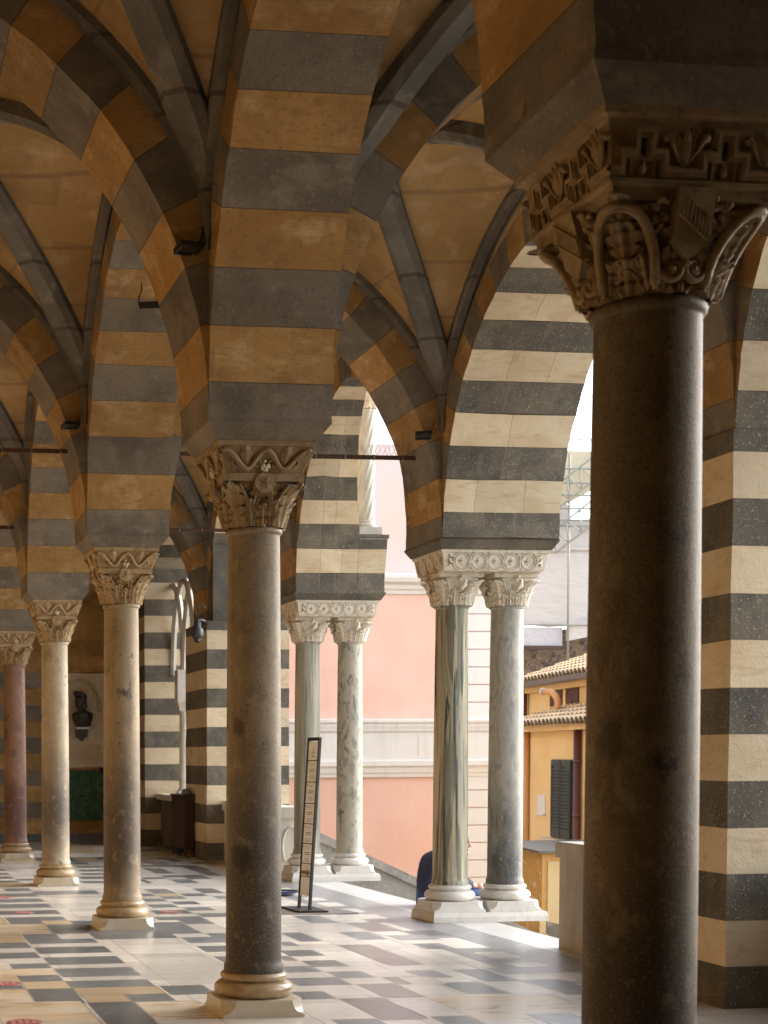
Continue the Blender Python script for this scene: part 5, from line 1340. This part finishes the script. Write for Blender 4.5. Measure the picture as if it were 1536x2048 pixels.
for s0, s1 in ((-1.45, -.66), (-.40, .40)):
    b = MB(); hb(b, s0, s1, -.995, -.985, 2.57, 2.93, 'rubble'); k = 0
    for e in range(9): hb(b, s0 + (s1 - s0) * e / 8 - .008, s0 + (s1 - s0) * e / 8 + .008, -.985, -.975, 2.57, 2.93, 'pipe_brown')
    for e in range(9): hb(b, s0, s1, -.975, -.968, 2.57 + .36 * e / 8 - .007, 2.57 + .36 * e / 8 + .007, 'pipe_brown')
    b.build('grille_window', t)
b = MB(); q = [h(.75, -.45, 2.30), h(.75, -.45, 2.62), h(.70, -.42, 2.72), h(.58, -.38, 2.80), h(.30, -.30, 2.82)]; b.tube(q, [.062, .062, .066, .066, .062], 'pipe_orange', 12); b.tube([h(.31, -.30, 2.82), h(.27, -.29, 2.82)], .075, 'white_stucco', 12); b.tube([h(.272, -.29, 2.82), h(.262, -.285, 2.82)], .07, 'bronze_green', 12); b.build('flue', t)
b = MB(); b.tube([h(-3.1, -.9, 3.0), h(-3.1, -.9, 2.4)], .07, 'pipe_brown', 10); b.build('downpipe', t)
b = MB(); b.tube([h(3.6, .08, 2.0), h(3.6, .08, -6.5)], .068, 'pipe_brown', 14)
for z in (1.4, .4, -.35): b.tube([h(3.6, .08, z), h(3.6, .08, z + .03)], .078, 'gutter', 14)
b.build('downpipe', t)
b = MB(); b.tube([h(.40, .06, 2.0), h(.40, .06, -.62), h(.45, .02, -.68)], .065, 'pipe_orange', 10); b.build('downpipe', t)
sh = MB(); hb(sh, 2.0, 3.2, .002, .05, -.06, 1.44, 'shutter_green')
for s0, s1 in ((2.02, 2.58), (2.62, 3.18)):
    for e, (z0, z1) in enumerate(((-.04, .10), (1.32, 1.42))): hb(sh, s0, s1, .051, .068, z0, z1, 'shutter_green')
    hb(sh, s0, s0 + .07, .0511, .068, .10, 1.32, 'shutter_green'); hb(sh, s1 - .07, s1, .0511, .068, .10, 1.32, 'shutter_green')
    for e in range(19):
        z = .115 + e * .0635
        k = len(sh.v); sh.add([h(s0 + .07, .053, z), h(s1 - .07, .053, z), h(s1 - .07, .078, z - .03), h(s0 + .07, .078, z - .03), h(s0 + .07, .053, z + .012), h(s1 - .07, .053, z + .012), h(s1 - .07, .082, z - .022), h(s0 + .07, .082, z - .022)], [(0, 1, 2, 3), (4, 5, 6, 7), (3, 2, 6, 7), (0, 3, 7, 4), (1, 2, 6, 5)], 'shutter_green', .5)
sh.build('shutter', t)
b = MB(); hb(b, 1.72, 3.36, .0, .16, -.125, -.075, 'marble_plinth'); b.build('window_sill', t)
b = MB(); hb(b, 1.0, 1.5, .002, .012, .36, .73, 'white_stucco'); hb(b, .97, 1.53, .0, .06, .33, .36, 'white_stucco'); b.build('niche_window', t)
b = MB(); hb(b, -2.5, .30, -.7, -.5, -1, -.2, 'rubble')
for e in range(14): b.tube([h(-2.4 + e * .2, -.5, -.2), h(-2.4 + e * .2, -.5, .75)], .012, 'black_metal', 5)
hb(b, -2.5, .3, -.53, -.47, .75, .79, 'black_metal'); b.build('balcony_rail', t)
# washing line
b = MB()
for e in range(5): b.tube([h(.2, .25 + e * .07, -.12 - e * .05), h(2.2, .45 + .1 * e, -.38), h(4.4, .5 + .1 * e, -.28 - .03 * e)], .006, 'white_stucco', 4)
tag(b.build('washing_line'), 'thin white washing lines strung along the yellow house', 'washing line')
# small lean-to shed in front of the house
t = thing('lean_to_shed', (9.4, 18.6, -7), 'small peeling ochre shed with a slate slab roof below the yellow house', 'shed')
b = MB(); b.box(8.20, 10.5, 18.0, 19.5, -7, .015, 'peeling_ochre'); b.build('wall', t)
b = MB(); b.box(8.29, 10.5, 17.985, 17.998, -.92, -.12, 'cream_plaster'); b.box(8.16, 10.5, 17.975, 17.998, -1.25, -.921, 'cream_plaster'); b.build('patched_plaster', t)
b = MB(); b.rings([[(8.09, 17.88, z), (10.6, 17.88, z), (10.6, 19.6, z + .06), (8.09, 19.6, z + .06)] for z in (.017, .055)], 'gutter', True, True); b.build('slab_roof', t)
b = MB(); r = random.Random(2)
for e in range(26):
    x = 8.2 + r.random() * .9; y = 17.3 + r.random() * .5; z = -1.5 + r.random() * .2
    b.tube([(x, y, z - .2), (x + r.uniform(-.3, .3), y + r.uniform(-.2, .2), z + r.uniform(0, .25)), (x + r.uniform(-.4, .4), y + r.uniform(-.2, .2), z + r.uniform(-.2, .1))], .006, 'wire', 4)
tag(b.build('dry_brushwood'), 'tangle of dry stems below the lean-to shed', 'brushwood')
t = thing('weed', (3.60, 7.12, .74), 'small green plant behind the marble parapet', 'plant')
px, pyy = 3.60, 7.12
b = MB(); r = random.Random(6)
for e in range(46):
    a = r.random() * 2 * pi; rr_ = .055 * r.random() ** .5; zc = .84 + .055 * r.random(); c = Vector((px + rr_ * cos(a), pyy + rr_ * sin(a), zc)); d = Vector((cos(a), sin(a), r.uniform(.2, 1.2))).normalized() * .03; w = d.cross(Vector((0, 0, 1))).normalized() * .011
    b.add([c, c + d * .5 + w, c + d, c + d * .5 - w], [(0, 1, 2, 3)], 'leaf_green')
b.build('leaves', t)
b = MB(); b.tube([(px, pyy, .74), (px + .01, pyy, .80), (px, pyy + .01, .88)], .006, 'leaf_green', 5); b.tube([(px, pyy, .74), (px - .02, pyy - .02, .86)], .005, 'leaf_green', 5); b.build('stem', t)
t['label'] = 'small yellow green weed growing from the top of the marble parapet'; t.name = 'weed'
# scaffolded house wrapped in tarpaulin
t = thing('wrapped_house', (20, 40, -7), 'house under repair wrapped in pale tarpaulin on scaffolding', 'building')
ty = 40.0
def sheet(nm, poly, m, y=ty, dy=.0):
    b = MB(); b.prism(poly, lambda a, z: (a, y, z), lambda a, z: (a, y + .06, z), m); b.build(nm, t)
sheet('tarpaulin', [(13.5, 5.45), (26, 5.45), (26, 8.65), (19.42, 8.65), (19.40, 9.05), (19.3, 9.15), (13.5, 9.15)], 'tarp')
sheet('tarpaulin', [(13.5, 9.15), (19.3, 9.15), (20.05, 9.55), (26, 11.0), (26, 12.6), (22.8, 11.3), (20.6, 10.75), (13.5, 10.85)], 'tarp_yellow')
sheet('tarpaulin', [(13.5, 4.82), (19.1, 4.82), (19.1, 5.38), (13.5, 5.38)], 'tarp_grey', ty - .2)
sheet('tarpaulin', [(19.2, 4.95), (24, 5.9), (24, 6.4), (19.2, 5.42)], 'tarp', ty - .3)
b = MB(); b.box(13.5, 26, ty + .7, ty + 6, -7, 5.4, 'rubble'); b.build('wall', t)
for z in (7.75, 5.47):
    b = MB(); b.tube([(13.5 + .4 * i, ty - .04, z + .03 * sin(i * 1.3)) for i in range(30)], .05, 'tarp', 6); b.build('tarpaulin_fold', t)
b = MB(); b.box(13.5, 19.15, ty - .35, ty - .12, 4.70, 4.80, 'wood_dark'); b.build('plank', t)
for x in (19.2, 23.5):
    b = MB(); b.tube([(x, ty - .35, 4.2), (x, ty - .35, 10.6)], .035, 'scaffold', 8); b.build('scaffold_pole', t)
for z in (10.15, 9.72, 9.35, 8.95, 8.6, 8.42, 5.44):
    b = MB(); b.tube([(13.6, ty - .38, z), (26, ty - .38, z)], .03, 'scaffold', 6); b.build('scaffold_pole', t)
b = MB(); b.tube([(13.6, ty - .38, 11.05), (26, ty - .38, 11.0)], .022, 'scaffold', 6); b.build('scaffold_pole', t)
for z0 in (8.9, 7.6):
    b = MB()
    A0, A1 = Vector((18.7, ty - .55, z0)), Vector((23.5, ty - .55, z0 + 3.6)); up = Vector((-.28, 0, .52))
    b.tube([A0, A1], .035, 'scaffold', 6); b.tube([A0 + up, A1 + up], .035, 'scaffold', 6)
    for i in range(12):
        p = A0 + (A1 - A0) * i / 12; q = A0 + up + (A1 - A0) * (i + (.5 if i % 1 == 0 else 0)) / 12; b.tube([p, q], .022, 'scaffold', 5); b.tube([q, A0 + (A1 - A0) * (i + 1) / 12], .022, 'scaffold', 5)
    b.build('roof_truss', t)

# ------------------------------------------------------------------ light, sky, camera
w = bpy.data.worlds.new('World'); SC.world = w; w.use_nodes = True
nt = w.node_tree; bg = nt.nodes['Background']
sky = nt.nodes.new('ShaderNodeTexSky'); sky.sky_type = 'NISHITA'; sky.sun_disc = False
SUN_EL, SUN_AZ = math.radians(25), math.radians(80)
sky.sun_elevation = SUN_EL; sky.sun_rotation = SUN_AZ; sky.dust_density = 2; sky.air_density = 1.0; sky.ozone_density = 1.0
hs_ = nt.nodes.new('ShaderNodeHueSaturation'); hs_.inputs['Saturation'].default_value = .48
nt.links.new(sky.outputs[0], hs_.inputs['Color']); nt.links.new(hs_.outputs[0], bg.inputs[0]); bg.inputs[1].default_value = .15
sl = bpy.data.lights.new('sun', 'SUN'); sl.energy = .5; sl.angle = math.radians(60); sl.color = (1, .98, .96)
so = bpy.data.objects.new('sun', sl); COL.objects.link(so)
sd = Vector((sin(SUN_AZ) * cos(SUN_EL), cos(SUN_AZ) * cos(SUN_EL), sin(SUN_EL)))
so.rotation_euler = sd.to_track_quat('Z', 'Y').to_euler(); so.location = sd * 60
yw_, pt, rl = .1265, -.0484, -.0057
rt = Vector((cos(yw_), -sin(yw_), 0)); fw = Vector((sin(yw_) * cos(pt), cos(yw_) * cos(pt), sin(pt))); up = rt.cross(fw)
r2 = rt * cos(rl) + up * sin(rl); u2 = -rt * sin(rl) + up * cos(rl)
cd = bpy.data.cameras.new('camera'); co = bpy.data.objects.new('camera', cd); COL.objects.link(co)
mw = Matrix((r2, u2, -fw)).transposed().to_4x4(); mw.translation = Vector((-2.4415, -4.4733, 1.6)); co.matrix_world = mw
cd.sensor_fit = 'VERTICAL'; cd.sensor_height = 36; cd.sensor_width = 27; cd.lens = 3036.214 / 2048 * 36
cd.shift_x = (768 - 94.4) / 2048; cd.shift_y = (1655.07 - 1024) / 2048
cd.clip_start = .1; cd.clip_end = 1500
cd.dof.use_dof = True; cd.dof.focus_distance = 10.5; cd.dof.aperture_fstop = 5.6
SC.camera = co
SC.view_settings.view_transform = 'Standard'; SC.view_settings.look = 'None'; SC.view_settings.exposure = 2.22; SC.view_settings.gamma = 1
SC.cycles.use_denoising = True; SC.cycles.max_bounces = 10; SC.cycles.diffuse_bounces = 7; SC.cycles.glossy_bounces = 4
SC.cycles.sample_clamp_indirect = 6
